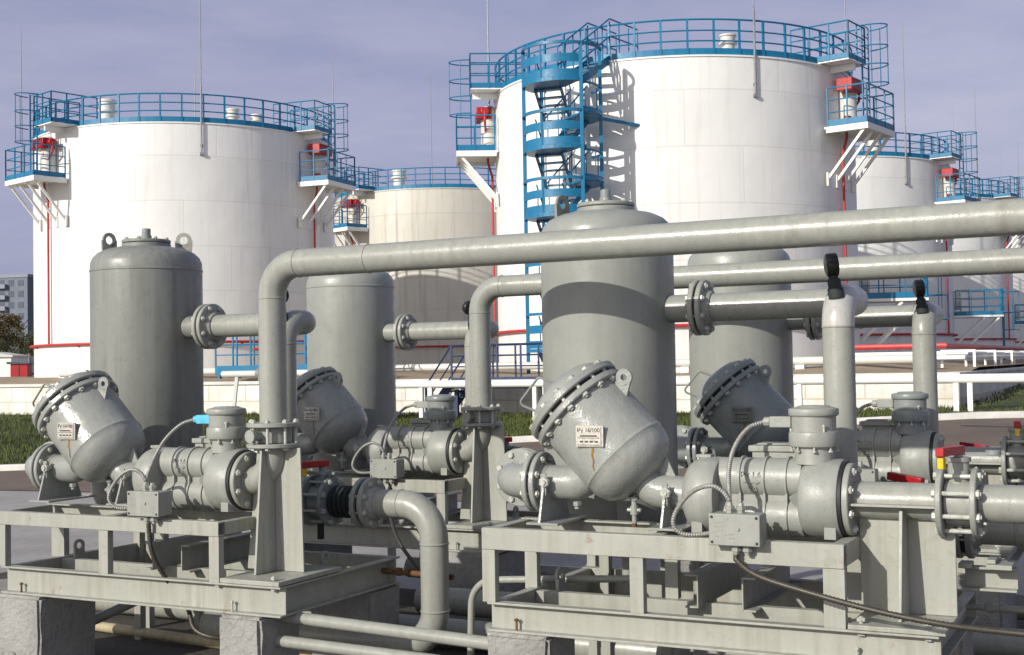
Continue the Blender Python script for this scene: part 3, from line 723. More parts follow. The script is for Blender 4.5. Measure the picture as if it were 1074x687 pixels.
# --- supply lines with valve, bellows and elbow
def supply(key, label, elabel):
    dx = UN[key][0]+SX; dy = UN[key][1]; y = 6.06+dy; z = -.755; X = lambda v: v+dx
    t = thing('supply_valve', label, 'valve', (X(-4.34), y, z), 'lever valves with black bellows')
    o = (dx, y, z); r = .078
    mb = MB(); mb.tube([(X(-4.95), y, z), (X(-4.41), y, z)], r, 28); mb.build('pipe', 'dark', t)
    fl = None
    for a, b in ((-4.425, -4.40), (-4.29, -4.265)):
        mb = MB(); mb.disc(o, (1, 0, 0), a, b, .143); f = mb.build('flange', 'dark', t); fl = fl or f
    bolts(fl, (X(-4.345), y, z), (1, 0, 0), .12, 8, .16, .0145)
    mb = MB(); mb.disc(o, (1, 0, 0), -4.398, -4.292, .095); mb.lathe([(.08, .045), (.15, .042), (.152, .06), (.172, .06), (.174, .02), (.195, .018)], (X(-4.345), y, z), (0, 0, 1), 22)
    mb.box(X(-4.40), X(-4.24), y-.03, y+.03, z+.155, z+.168); mb.build('body', 'dark', t)
    mb = MB(); pr = [(-4.265, .075)]
    for i in range(5):
        x = -4.255+i*.034; pr += [(x, .074), (x+.008, .092), (x+.018, .092), (x+.026, .074)]
    mb.lathe(pr+[(-4.085, .075)], o, (1, 0, 0)); mb.build('bellows', 'rubber', t)
    lever(t, (X(-4.335), y, z+.215), (-.45, -1, 0) if dx == 0 else (1, -.45, -.12), .15, dx == 0)
    flange_pair(t, (X(-4.03), y, z), (1, 0, 0), .143, .028, .022, 8, 'grey', size=.014)
    mb = MB(); mb.disc((X(-4.36), y, 0), (0, 0, 1), z-.22, z-.13, .02, 10, .002); mb.build('drain_cock', 'gasket', t)
    e = thing('supply_elbow_pipe', elabel, 'pipe', (X(-3.604), y, -1.5), 'elbow pipes feeding the valves')
    mb = MB(); mb.tube(fillet([(X(-3.99), y, z), (X(-3.604), y, z), (X(-3.604), y, -1.52), (X(-5.2), y, -1.52)], .19, 12), r, 36)
    for a, ax in (((X(-3.81), y, z), (1, 0, 0)), ((X(-3.604), y, z-.21), (0, 0, 1)), ((X(-3.604), y, -1.33), (0, 0, 1))): mb.lathe([(-.008, r-.001), (-.003, r+.004), (.003, r+.004), (.008, r-.001)], a, ax, 36)
    mb.build('pipe', 'pipe', e)
    return t
supply('FL', 'red lever valve with black bellows in the gap beside the front left pedestal', 'large grey elbow pipe turning down to the ground between the front skids')
supply('FR', 'red lever valve behind the front right outlet pipe', 'shaded elbow pipe behind the front right outlet pipe, at the picture edge')
supply('RL', 'maroon lever valve beside the rear left pedestal', 'elbow pipe of the rear row hidden behind the front right strainer')
supply('RR', 'red lever valve behind the rear right outlet pipe', 'elbow pipe behind the rear right outlet pipe')

# --- pipes near the ground
def gpipe(name, pts, r, mat, label, fr=.1):
    t = thing(name, label, 'pipe', pts[0]); mb = MB(); mb.tube(fillet(pts, fr, 8) if len(pts) > 2 else pts, r, 24); mb.build('pipe', mat, t); return t
gpipe('ground_pipe', [(-4.15, 5.34, -1.262), (-2.70, 5.24, -1.285)], .031, 'pipe', 'thin pale pipe running level between the two front skids')
gpipe('ground_pipe', [(-4.15, 5.28, -1.375), (-2.70, 5.22, -1.39)], .030, 'pipe', 'thin grey pipe along the bottom picture edge below the level one')
gpipe('ground_pipe', [(-7.2, 6.35, -1.66), (-4.2, 6.05, -1.655)], .032, 'beige', 'stained beige pipe lying on the ground under the front left skid')
gpipe('ground_pipe', [(-5.80, 5.12, -1.58), (-5.80, 6.10, -1.43)], .030, 'pipe', 'grey pipe slanting away under the front left skid')
gpipe('ground_pipe', [(-4.3, 7.05, -1.48), (2.5, 7.05, -1.48)], .085, 'pipe', 'thick grey ground pipe, the upper one between the skids')
gpipe('ground_pipe', [(-4.3, 6.72, -1.60), (2.5, 6.72, -1.60)], .085, 'pipe', 'thick grey ground pipe, the lower one with a dark band')
gpipe('ground_pipe', [(-6.8, 6.75, -1.58), (-4.6, 6.75, -1.58)], .10, 'frame', 'pale thick pipe lying behind the left concrete block')
gpipe('hose_loop', [(-2.3, 5.75, -1.03), (-3.20, 5.75, -1.09), (-3.22, 5.75, -1.65)], .018, 'pipe', 'bent thin pipe arching down left of the front right skid', .14)
for dx, lab in ((0, 'short flanged drain stub under the front right skid'),):
    for xx, yy, zz in ((-2.42, 5.95, -.93), (-2.12, 6.15, -.90)):
        t = thing('drain_stub', 'short flanged drain stub inside the front right skid, ' + ('nearer one' if yy < 6 else 'farther one'), 'pipe stub', (xx, yy, zz))
        mb = MB(); mb.tube([(xx, yy, zz+.25), (xx, yy, zz)], .05, 24); mb.disc((xx, yy, zz), (0, 0, 1), -.02, 0, .11, 32); mb.lathe([(-.3, .03), (0, .03)], (xx, yy, zz), (0, 0, 1), 16); mb.build('stub', 'grey', t)

# ------------------------------------------------------------------ ground, kerb, wall, bund
def lerp(x, tab):
    if x <= tab[0][0]: return tab[0][1]
    for (a, u), (b, v) in zip(tab, tab[1:]):
        if x <= b: return u+(v-u)*(x-a)/(b-a)
    return tab[-1][1]
KY = [(-60, 3), (-40, 9), (-19.5, 17), (-10.2, 21), (-3.15, 23), (4, 25), (30, 30)]
KZ = [(-60, -1.8), (-19.5, -1.70), (-10.2, -1.27), (-3.15, -.93), (8, -.8), (40, -.8)]
def ky(x): return lerp(x, KY)
def gz(x, y):
    k = ky(x); s = 9.5
    if y <= s or k <= s: return -H
    t = min(1, (y-s)/(k-s)); t = t*t*(3-2*t)*.35+t*.65
    return -H+(lerp(x, KZ)-.12+H)*t
def sheet(name, xs, ys, fz, mat, kind='structure', label=None):
    mb = MB(); vs = [(x, y, fz(x, y)) for y in ys for x in xs]; n = len(xs)
    mb.add(vs, [(j*n+i, j*n+i+1, (j+1)*n+i+1, (j+1)*n+i) for j in range(len(ys)-1) for i in range(n-1)])
    return mb.build(name, mat, kind=kind)
xs = [-900, -300, -120]+[-60+2*i for i in range(51)]+[60, 120, 300, 900]
ys = [-60, -20, -5, 0, 4, 9.5]+[10.5+i for i in range(20)]+[34, 40, 60, 100, 200, 500, 1500]
sheet('ground', xs, ys, lambda x, y: gz(x, y)-(.25 if y > ky(x)+.3 else 0), 'slab')
# asphalt road between slab and kerb
def strip(name, f0, f1, n, mat, dz, xs, kind='structure'):
    mb = MB(); vs = []
    for j in range(n+1):
        for x in xs:
            y = f0(x)+(f1(x)-f0(x))*j/n; vs.append((x, y, gz(x, y)+dz))
    m = len(xs); mb.add(vs, [(j*m+i, j*m+i+1, (j+1)*m+i+1, (j+1)*m+i) for j in range(n) for i in range(m-1)])
    return mb.build(name, mat, kind=kind)
xr = [-58+1.0*i for i in range(86)]
strip('road', lambda x: min(ky(x)-.6, 13.2), lambda x: ky(x)-.02, 12, 'road', .012, [x for x in xr if ky(x) > 13.9])
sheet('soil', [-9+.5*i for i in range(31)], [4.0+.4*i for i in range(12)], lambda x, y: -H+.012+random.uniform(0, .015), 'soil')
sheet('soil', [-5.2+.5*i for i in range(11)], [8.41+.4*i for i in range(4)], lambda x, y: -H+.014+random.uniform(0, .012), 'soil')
# kerb
mb = MB(); xk = [-58+.95*i for i in range(90)]; vs = []
for x in xk:
    y = ky(x); z = lerp(x, KZ)
    vs += [(x, y, z-.3), (x, y, z-.02), (x, y+.03, z), (x, y+.28, z), (x, y+.28, z-.3)]
mb.add(vs, [(i*5+k, (i+1)*5+k, (i+1)*5+k+1, i*5+k+1) for i in range(len(xk)-1) for k in range(4)])
mb.build('kerb', 'kerb', smooth=30, kind='structure')
# whitewashed strip with a red band near the right road edge
tw = thing('traffic_island', 'low white kerbed island with a red stripe on the road at right', 'island', (-1.2, 17, gz(-1.2, 17)))
mb = MB(); z = gz(-1.2, 17)
mb.prism([(-3.3, 15.4, z), (1.5, 15.4, z), (1.5, 18.6, z), (-2.2, 18.6, z)], (0, 0, .13)); mb.build('body', 'kerb', tw, bevel=.03)
mb = MB(); mb.box(-2.4, 1.5, 17.2, 17.35, z+.131, z+.145); mb.build('stripe', 'redpipe', tw)

WY = 26.0; WX = -3.6
def wb(x): return lerp(x, [(-40, -1.15), (-20, -1.12), (-10, -1.13), (-3.6, -.98)])
def gg(x, y):
    """grass height from kerb to wall"""
    k = ky(x)+.28; zk = lerp(x, KZ)-.03
    if x <= WX:
        t = max(0, min(1, (y-k)/max(.5, WY-k))); t = t*t*(3-2*t); return zk+(wb(x)-zk)*t
    t = max(0, min(1, (y-k)/14)); return zk+( -.72-zk)*t
mb = MB(); n = 14; xg = [-70+.7*i for i in range(int((WX+70)/.7)+2)]; xg[-1] = WX; vs = []
for j in range(n+1):
    for x in xg:
        a = ky(x)+.27; y = a+(WY+.1-a)*j/n; vs.append((x, y, gg(x, y)+random.uniform(-.02, .03)*(0 < j < n)))
m = len(xg); mb.add(vs, [(j*m+i, j*m+i+1, (j+1)*m+i+1, (j+1)*m+i) for j in range(n) for i in range(m-1)])
xg2 = [WX+.8*i for i in range(40)]; vs = []; n2 = 40
for j in range(n2+1):
    for x in xg2:
        a = ky(x)+.27; y = a+(120-a)*(j/n2)**1.8; vs.append((x, y, gg(x, y)+random.uniform(-.02, .03)))
m = len(xg2); mb.add(vs, [(j*m+i, j*m+i+1, (j+1)*m+i+1, (j+1)*m+i) for j in range(n2) for i in range(m-1)])
mb.build('lawn', 'turf', kind='structure')
# grass blades
mb = MB(); rnd = random.Random(3); fs = []; vs = []
def blade(x, y, z, h):
    g = rnd.uniform(0, PI); w = rnd.uniform(.006, .014)*1.6; lx, ly = rnd.uniform(-.5, .5)*h, rnd.uniform(-.5, .5)*h
    k = len(vs); vs.extend([(x-w*math.cos(g), y-w*math.sin(g), z-.03), (x+w*math.cos(g), y+w*math.sin(g), z-.03), (x+lx, y+ly, z+h)]); fs.append((k, k+1, k+2))
for i in range(60000):
    x = rnd.uniform(-30, 3) if i % 2 else rnd.uniform(-27, -8); a = ky(x)+.25; y = a+(WY-a)*rnd.random() if x < WX else a+14*rnd.random()**1.3
    blade(x, y, gg(x, y), rnd.uniform(.04, .13) if x < WX else rnd.uniform(.02, .06))
mb.add(vs, fs); o = mb.build('grass', 'blade', smooth=0); tag(o, 'short green grass on the bank below the white wall', 'grass', kind='stuff')

# bund walls
t = thing('retaining_wall', 'long low whitewashed block wall in front of the storage tanks', 'wall', (WX, WY, -1.2))
mb = MB(); mb.box(-75, WX, WY, WY+.3, -1.6, -.36); mb.build('wall', 'wall', t)
mb = MB(); mb.box(-75, WX+.03, WY-.05, WY+.36, -.359, -.27); mb.build('coping', 'kerb', t, bevel=.015)
t = thing('retaining_wall', 'shaded whitewashed wall running back along the tank field at right', 'wall', (WX, WY+.4, -1.2))
mb = MB(); mb.box(WX-.3, WX, WY+.365, 120, -1.4, -.36); mb.build('wall', 'wall', t)
mb = MB(); mb.box(WX-.35, WX+.04, WY+.365, 120, -.359, -.27); mb.build('coping', 'kerb', t, bevel=.015)
def fb(x, y):
    t = min(1, max(0, (y-WY-.3)/2.2)); return -.42+(.24 + .06*math.sin(x*.7)+.05*math.sin(x*1.9+1))*t if y > WY+.25 else -.45
sheet('bund_ground', [-140, -110]+[-90+1.2*i for i in range(73)], [WY+.2, WY+.5, WY+1.2, WY+2, WY+3, WY+5, 34, 40, 50, 80, 130], fb, 'dirt')

# ------------------------------------------------------------------ storage tanks
TR = 5.21; BZ = -.30; TZ = 8.08
CR = Vector((.89, .456)); CF = Vector((-.455, .89))
def polar(bear, d): p = CR*math.sin(bear)*d+CF*math.cos(bear)*d; return p.x, p.y
def frame_at(cx, cy, beta, rad, z=0):
    er = Vector((math.cos(beta), math.sin(beta), 0)); et = Vector((-er.y, er.x, 0))
    return (Vector((cx, cy, z))+er*rad, et, er, Vector((0, 0, 1)))     # x tangential (to the right seen from outside), y outward
def rail_run(mb, pts, h, r=.016, levels=(1, .68, .36), toe=.13):
    for k in levels:
        mb.tube([Vector(p)+Vector((0, 0, h*k)) for p in pts], r*(1.25 if k == 1 else 1), 6)
    if toe:
        for a, b in zip(pts, pts[1:]): mb.bar(Vector(a)+Vector((0, 0, toe/2+.01)), Vector(b)+Vector((0, 0, toe/2+.01)), .012, toe)
def box_rail(mb, pts, h=1.05, step=.5, toe=.13):
    rail_run(mb, pts, h, .017, (1, .68, .36), toe)
    for a, b in zip(pts, pts[1:]):
        a = Vector(a); b = Vector(b); n = max(1, round((b-a).length/step))
        for i in range(n+1): p = a+(b-a)*i/n; mb.bar(p, p+Vector((0, 0, h)), .035, .035, (0, 1, 0))
def storage_tank(label, bear, d, mat='tank', foam=(), man=(), rods=(), vents=(), tz=8.05, ringz=.95):
    TZ = tz
    cx, cy = polar(bear, d); front = math.atan2(-cy, -cx)     # angle facing the eye
    beta0 = front
    t = thing('storage_tank', label, 'storage tank', (cx, cy, BZ), 'fuel storage tanks')
    mb = MB(); mb.lathe([(BZ-.3, TR), (TZ, TR), (TZ+.005, TR+.03), (TZ+.05, TR+.03), (TZ+.05, TR-.02)], (cx, cy, 0), (0, 0, 1), 160)
    sh = mb.build('shell', mat, t, smooth=20)
    mb = MB(); mb.lathe([(TZ+.03, TR-.03), (TZ+.55, .3), (TZ+.56, 0)], (cx, cy, 0), (0, 0, 1), 96); mb.build('roof', mat, t)
    # rim railing
    rr = TR-.04; n = 48
    pts = [(cx+rr*math.cos(2*PI*i/120), cy+rr*math.sin(2*PI*i/120), TZ+.05) for i in range(121)]
    mb = MB(); rail_run(mb, pts, .92, .021, (1, .69, .40), .17); rl = mb.build('railing', 'blue', t, smooth=0)
    pm = MB(); pm.box(-.026, .026, -.026, .026, 0, .92); pme = pm.mesh('post', smooth=0); pme.materials.append(M['blue'])
    for i in range(n):
        g = 2*PI*(i+.3)/n; p = bpy.data.objects.new('post', pme); COL.objects.link(p); p.parent = rl
        p.location = (rr*math.cos(g), rr*math.sin(g), TZ+.05-BZ); p.rotation_euler = (0, 0, g)
    # fire water ring and red risers
    mb = MB(); q = [(cx+(TR+.10)*math.cos(2*PI*i/96), cy+(TR+.10)*math.sin(2*PI*i/96), ringz) for i in range(97)]
    mb.tube(q, .045, 8, False)
    for i in range(0, 96, 8):
        g = 2*PI*i/96; mb.bar((cx+TR*math.cos(g), cy+TR*math.sin(g), ringz-.07), (cx+(TR+.1)*math.cos(g), cy+(TR+.1)*math.sin(g), ringz-.05), .06, .03)
    mb.build('spray_ring', 'redpipe', t)
    for phi in foam:
        beta = beta0+R_(phi); F = frame_at(cx, cy, beta, TR); zd = TZ-1.62
        mb = MB(F); mb.box(-.95, .95, -.05, 1.15, zd-.05, zd); mb.box(-.95, .95, 1.09, 1.15, zd-.16, zd-.051); mb.box(-.95, -.89, 0, 1.09, zd-.16, zd-.051); mb.box(.89, .95, 0, 1.09, zd-.16, zd-.051)
        pf = mb.build('platform', 'white', t, smooth=0)
        mb = MB(F); box_rail(mb, [(-.93, .05, zd), (-.93, 1.13, zd), (.93, 1.13, zd), (.93, .05, zd)], 1.02, .55, .16); mb.build('platform_railing', 'blue', pf, smooth=0)
        for x in (-.85, -.28, .28, .85):
            mb = MB(F); mb.bar((x, 1.05, zd-.1), (x, .0, zd-1.35), .07, .07); mb.box(x-.09, x+.09, -.02, .03, zd-1.55, zd-1.2); mb.build('bracket', 'white', pf, smooth=0)
        # foam generator
        s = 1
        mb = MB(F); mb.box(-.46, .40, .10, .55, zd+1.02, zd+1.36); mb.tube([(.42, .31, zd+1.2), (.62, .31, zd+1.2)], .12, 16); fg = mb.build('foam_generator', 'red', t, bevel=.02)
        mb = MB(F); mb.tube(fillet([(.6, .31, zd+1.2), (.6, .31, zd+.9), (-.1, .25, zd+.35), (-.1, .22, zd), (-.1, .22, zd-.2), (-.1, .10, zd-.6), (-.1, .10, ringz)], .08, 5), .036, 10); mb.disc((-.1, .25, zd+.35), (0, 0, 1), -.05, .03, .1, 16); mb.build('foam_riser', 'redpipe', t)
        mb = MB(F); mb.lathe([(zd+.15, .16), (zd+.2, .24), (zd+1.3, .24), (zd+1.42, .14), (zd+1.46, 0)], (.12, .18, 0), (0, 0, 1), 24); mb.build('foam_chamber', 'chamber', t)
        # roof landing with ladder and safety cage
        cx_ = .12; x0 = cx_-.62 if phi > 0 else cx_+.62
        mb = MB(F); mb.box(x0-.55, x0+.55, -.9, .72, TZ+.065, TZ+.095); mb.box(x0-.03, x0+.05, -.1, .66, TZ-.12, TZ+.058); ld = mb.build('roof_landing', 'white', t, smooth=0)
        mb = MB(F)
        for xx in (-.55, .55): box_rail(mb, [(x0+xx, -.9, TZ+.10), (x0+xx, .72, TZ+.10)], .98, .55, .14)
        box_rail(mb, [(x0-.55, .72, TZ+.10), (x0+.55, .72, TZ+.10)], .98, .55, .14); mb.build('landing_railing', 'blue', ld, smooth=0)
        mb = MB(F)
        for xx in (-.22, .22): mb.bar((cx_+xx, .70, zd), (cx_+xx, .70, TZ+1.15), .05, .03, (0, 1, 0))
        for i in range(10): mb.tube([(cx_-.22, .70, zd+.25+i*.28), (cx_+.22, .70, zd+.25+i*.28)], .014, 6)
        for zz in (TZ-.45, TZ+.05, TZ+.55, TZ+1.1):
            mb.tube([(cx_+.36*math.cos(g), .70+.62*math.sin(g), zz) for g in [PI*i/10 for i in range(11)]], .018, 6)
        for g in (.5, PI/2, PI-.5): mb.tube([(cx_+.36*math.cos(g), .70+.62*math.sin(g), TZ-.45), (cx_+.36*math.cos(g), .70+.62*math.sin(g), TZ+1.1)], .013, 6)
        mb.build('caged_ladder', 'blue', t, smooth=0)
    for phi in man:       # lower work platforms with a ladder to the ground
        beta = beta0+R_(phi); F = frame_at(cx, cy, beta, TR); zd = 1.72
        mb = MB(F); mb.box(-.6, .6, -.05, 1.85, zd-.08, zd); pf = mb.build('work_platform', 'white', t, smooth=0)
        mb = MB(F); box_rail(mb, [(-.58, .05, zd), (-.58, 1.83, zd), (.1, 1.83, zd)], 1.02, .6, .16); box_rail(mb, [(.58, 1.83, zd), (.58, .05, zd)], 1.02, .6, .16); mb.build('platform_railing', 'blue', pf, smooth=0)
        for x in (-.5, .5):
            for q in (0, .55):
                mb = MB(F); mb.bar((x, 1.7-q, zd-.1), (x, 0, zd-1.75+q), .07, .07); mb.build('bracket', 'white', pf, smooth=0)
        mb = MB(F); mb.lathe([(0, .34), (.25, .34), (.26, .42), (.31, .42), (.32, 0)], (0, -.02, zd+.6), (0, 1, 0), 28); mb.build('manhole', 'chamber', t)
        mb = MB(F)
        for xx in (.1, .52): mb.bar((xx, 1.92, BZ), (xx, 1.92, zd+1.1), .05, .06, (0, 1, 0))
        for i in range(10): mb.tube([(.1, 1.92, BZ+.2+i*.27), (.52, 1.92, BZ+.2+i*.27)], .014, 6)
        for zz in (zd-.6, zd+.1, zd+.95): mb.tube([(.31+.34*math.cos(g), 1.92+.6*math.sin(g), zz) for g in [PI*i/8 for i in range(9)]], .016, 6)
        for g in (.7, PI/2, PI-.7): mb.tube([(.31+.34*math.cos(g), 1.92+.6*math.sin(g), zd-.6), (.31+.34*math.cos(g), 1.92+.6*math.sin(g), zd+.95)], .012, 6)
        mb.build('ladder', 'blue', t, smooth=0)
    for phi, off, ln in rods:
        F = frame_at(cx, cy, beta0+R_(phi), TR+off)
        mb = MB(F); mb.tube([(0, .06, TZ-.95), (0, .06, TZ+1.2), (0, .06, TZ+1.25), (0, .06, TZ+ln*.7), (0, .06, TZ+ln)], [.03, .03, .02, .016, .008], 8)
        mb.box(-.04, .04, -.08, .06, TZ-.72, TZ-.66); mb.box(-.05, .05, -.02, .1, TZ-1.02, TZ-.94); mb.build('lightning_rod', 'rod', t)
    for phi, rad, rr_, hh in vents:
        F = frame_at(cx, cy, beta0+R_(phi), rad); zz = TZ+.55-.5*rad/TR
        mb = MB(F); mb.lathe([(zz-.1, rr_*.8), (zz+hh*.55, rr_*.8), (zz+hh*.56, rr_*1.1), (zz+hh*.62, rr_*1.1), (zz+hh*.63, rr_*.85), (zz+hh*.85, rr_*.9), (zz+hh*.86, rr_*1.05), (zz+hh*.92, rr_*1.0), (zz+hh, 0)], (0, 0, 0), (0, 0, 1), 20); mb.build('roof_vent', 'chamber', t)
    return t, cx, cy, beta0

storage_tank('large white storage tank with blue rim railing, leftmost', R_(-14.23), 47.4, tz=7.98, foam=(-56, 54), man=(), rods=((5, 0, 6.5), (-82, .3, 4), (88, 0, 4), (176, -.5, 4.5)), vents=((-50, 3.4, .30, 1.15), (25, 3.6, .22, .75), (38, 3.8, .22, .65)))
bigt, bx, by, bb0 = storage_tank('largest white storage tank with a blue stair tower, right of centre', R_(7.28), 37.8, tz=7.78, foam=(-80, 60), man=(88,), rods=((24, 0, 6), (-84, .1, 6), (100, 0, 6)), vents=((20, 4.4, .22, .7),))
storage_tank('cream stained storage tank between the two big white tanks', R_(-3.1), 62.7, 'tankcream', foam=(-50,), rods=((45, 0, 5), (-20, -4, 6.2)), vents=((-38, 3.2, .34, 1.1), (60, 3.6, .3, .9)))
storage_tank('white storage tank partly hidden right of the biggest tank', R_(13.65), 55.2, tz=7.72, foam=(66,), man=(88,), rods=((38, 0, 5.2), (150, 0, 6.5)), vents=((30, 4.2, .25, .8),))
storage_tank('white storage tank second from the right edge, behind the overhead pipes', R_(17.29), 72.2, foam=(66,), man=(88,), rods=((40, 0, 5.5), (150, 0, 6.5)))
storage_tank('white storage tank cut by the right picture edge, farthest away', R_(19.5), 89.6, foam=(66,), man=(88,), rods=((40, 0, 5.5), (150, 0, 6.5)))

# stair tower on the largest tank
def stair_tower():
    beta = bb0+R_(-25.3); F = frame_at(bx, by, beta, TR+1.18); F = (F[0],)+frame_at(0, 0, bb0+R_(3), 0)[1:]; r = .97
    t = thing('stair_tower', 'bright blue steel stair tower with curved guard bands beside the largest tank', 'stair tower', (F[0].x, F[0].y, BZ))
    P = lambda g, rr=r: (rr*math.cos(R_(g)), rr*math.sin(R_(g)))
    for g in (180, 59, 6, 235, 300):
        x, y = P(g); mb = MB(F); mb.box(x-.045, x+.045, y-.045, y+.045, BZ, 7.95 if g in (180, 59, 6) else 7.3); mb.build('post', 'blue', t, smooth=0)
    def arc(mb, a0, a1, z0, z1, rr=r, th=.02):
        n = max(4, int(abs(a1-a0)/8)); A = [P(a0+(a1-a0)*i/n, rr) for i in range(n+1)]; B = [P(a0+(a1-a0)*i/n, rr-th) for i in range(n+1)]
        vs = []
        for (x, y), (u, v) in zip(A, B): vs += [(x, y, z0), (x, y, z1), (u, v, z1), (u, v, z0)]
        mb.add(vs, [(i*4+k, (i+1)*4+k, (i+1)*4+(k+1) % 4, i*4+(k+1) % 4) for i in range(n) for k in range(4)])
    zs = [7.06-1.667*i for i in range(5)]
    for i, z in enumerate(zs):
        mb = MB(F); n = 16
        pts = [P(59+(200-59)*k/n, .95) for k in range(n+1)]+[(-.75, -.55), (.1, .1)]
        mb.prism([(x, y, z-.05) for x, y in pts], (0, 0, .05)); arc(mb, 52, 184, z-.07, z+.02, 1.0, .05)
        mb.build('landing', 'blue', t, smooth=0)
        mb = MB(F); arc(mb, 59, 180, z+.03, z+.22); mb.build('guard_band', 'blue', t, smooth=30)
        mb = MB(F); arc(mb, 59, 180, z+.40, z+.60); mb.build('guard_band', 'blue', t, smooth=30)
        mb = MB(F); arc(mb, 2, 186, z+.84, z+.91, 1.02, .06); mb.build('handrail', 'blue', t, smooth=30)
        mb = MB(F); x, y = P(120); mb.bar((x, y, z), (x, y, z+.85), .04, .04, (0, 1, 0)); x, y = P(85); mb.build('baluster', 'blue', t, smooth=0)
        zh = z-.83
        mb = MB(F); pts = [P(-60+(59+60)*k/n, .95) for k in range(n+1)]+[(.1, .1)]
        mb.prism([(x, y, zh-.05) for x, y in pts], (0, 0, .05)); mb.build('landing', 'blue', t, smooth=0)
        mb = MB(F); arc(mb, -40, 59, zh+.03, zh+.14); mb.build('guard_band', 'blue', t, smooth=30)
        mb = MB(F); arc(mb, -40, 59, zh+.72, zh+.77, r, .04); x, y = P(25); mb.bar((x, y, zh), (x, y, zh+.65), .035, .035, (0, 1, 0)); mb.build('handrail', 'blue', t, smooth=0)
        if z-1.667 < BZ-1.5: continue
        # two flights between this landing and the next one down
        for (pa, pb, sd) in ((Vector((-.36, -.02, z)), Vector((-.12, -.80, zh)), Vector((.33, .10, 0))),
                             (Vector((.42, -.42, zh)), Vector((-.22, .20, max(BZ, z-1.667))), Vector((.22, .23, 0)))):
            mb = MB(F)
            for q in (-1, 1):
                mb.bar(pa+sd*q+Vector((0, 0, -.04)), pb+sd*q+Vector((0, 0, -.04)), .03, .13)
                mb.tube([pa+sd*q+Vector((0, 0, .85)), pb+sd*q+Vector((0, 0, .85))], .02, 6)
                for k in (.1, .5, .9):
                    p0 = pa+(pb-pa)*k+sd*q; mb.bar(p0, p0+Vector((0, 0, .85)), .026, .026, (0, 1, 0))
            for k in range(5):
                p0 = pa+(pb-pa)*((k+.5)/5); mb.bar(p0-sd, p0+sd, .20, .03)
            mb.build('flight', 'blue', t, smooth=0)
    # top flight and gangway to the roof
    zt = 7.78+.10
    mb = MB(F)
    a = Vector((.2, .3, 7.06)); b = Vector((.95, -.95, zt))
    for s in (-1, 1):
        sd = Vector((.86, .5, 0))*.33*s
        mb.bar(a+sd, b+sd, .03, .2); mb.bar(b+sd, b+sd+Vector((.75, -1.2, 0)), .03, .18)
        for h in (.95, .5): mb.tube([a+sd+Vector((0, 0, h)), b+sd+Vector((0, 0, h+.1)), b+sd+Vector((.75, -1.2, h+.1))], .022, 6)
        for k in range(8):
            q = a+(b-a)*(k/4) if k <= 4 else b+Vector((.75, -1.2, 0))*((k-4)/3)
            mb.bar(q+sd, q+sd+Vector((0, 0, .98)), .035, .035, (0, 1, 0))
    for k in range(5):
        q = a+(b-a)*((k+.5)/5); mb.bar(q-Vector((.86, .5, 0))*.32, q+Vector((.86, .5, 0))*.32, .2, .03)
    mb.prism([b+Vector((-.28, -.16, -.02)), b+Vector((.28, .16, -.02)), b+Vector((1.03, -1.04, -.02)), b+Vector((.47, -1.36, -.02))], (0, 0, .03))
    mb.build('gangway', 'blue', t, smooth=0)
    for z in (6.2, 2.7):
        mb = MB(F); mb.bar((.95, 0, z), (2.05, -.62, z-.12), .07, .07); mb.build('wall_tie', 'blue', t, smooth=0)
stair_tower()

# ------------------------------------------------------------------ mid-ground: white header pipe, crossovers, racks
t = thing('header_pipe', 'long white header pipe on short posts before the white wall', 'pipe', (-12, 24.3, -1.2))
mb = MB(); mb.tube([(-18.1, 24.3, -.37), (14, 24.3, -.37)], .085, 20); mb.build('pipe', 'white', t)
for x in (-17.3, -14.6, -11.8, -9.2, -6.4, -3.3, -.6, 3):
    for s in (-.12, .12):
        mb = MB(); mb.box(x+s-.045, x+s+.045, 24.26, 24.34, -1.4, -.44); mb.build('post', 'white', t)
t = thing('low_header_pipe', 'cream header pipe lying behind the white wall in the tank field', 'pipe', (-12, 28, -.3))
mb = MB(); mb.tube([(-30, 28.4, .0), (WX-.8, 28.4, .0)], .095, 20); mb.build('pipe', 'chamber', t)
for i in range(10):
    mb = MB(); mb.box(-29+2.7*i, -28.8+2.7*i, 28.3, 28.5, -.5, -.09); mb.build('post', 'white', t)
# pipe rack at right inside the bund
t = thing('pipe_rack', 'white pipe rack with a red fire main in the tank field at right', 'pipe rack', (-5, 32, -.3))
for y in (31.0, 31.5):
    mb = MB(); mb.tube([(-7.0, y, .02+.1*(y > 31.2)), (-4.2, y, .02+.1*(y > 31.2)), (-4.2, 100, .1)], .055, 12); mb.build('pipe', 'white', t)
for i in range(14):
    mb = MB(); mb.box(-4.72, -4.66, 31.2+4*i, 31.26+4*i, -.45, .20); mb.box(-4.66, -4.0, 31.2+4*i, 31.26+4*i, .14, .20); mb.box(-4.0, -3.94, 31.2+4*i, 31.26+4*i, -.45, .20); mb.build('post', 'white', t)
mb = MB(); mb.tube([(-7.6, 33, .32), (-4.9, 33, .32), (-4.9, 100, .32)], .07, 10); mb.build('fire_main', 'redpipe', t)
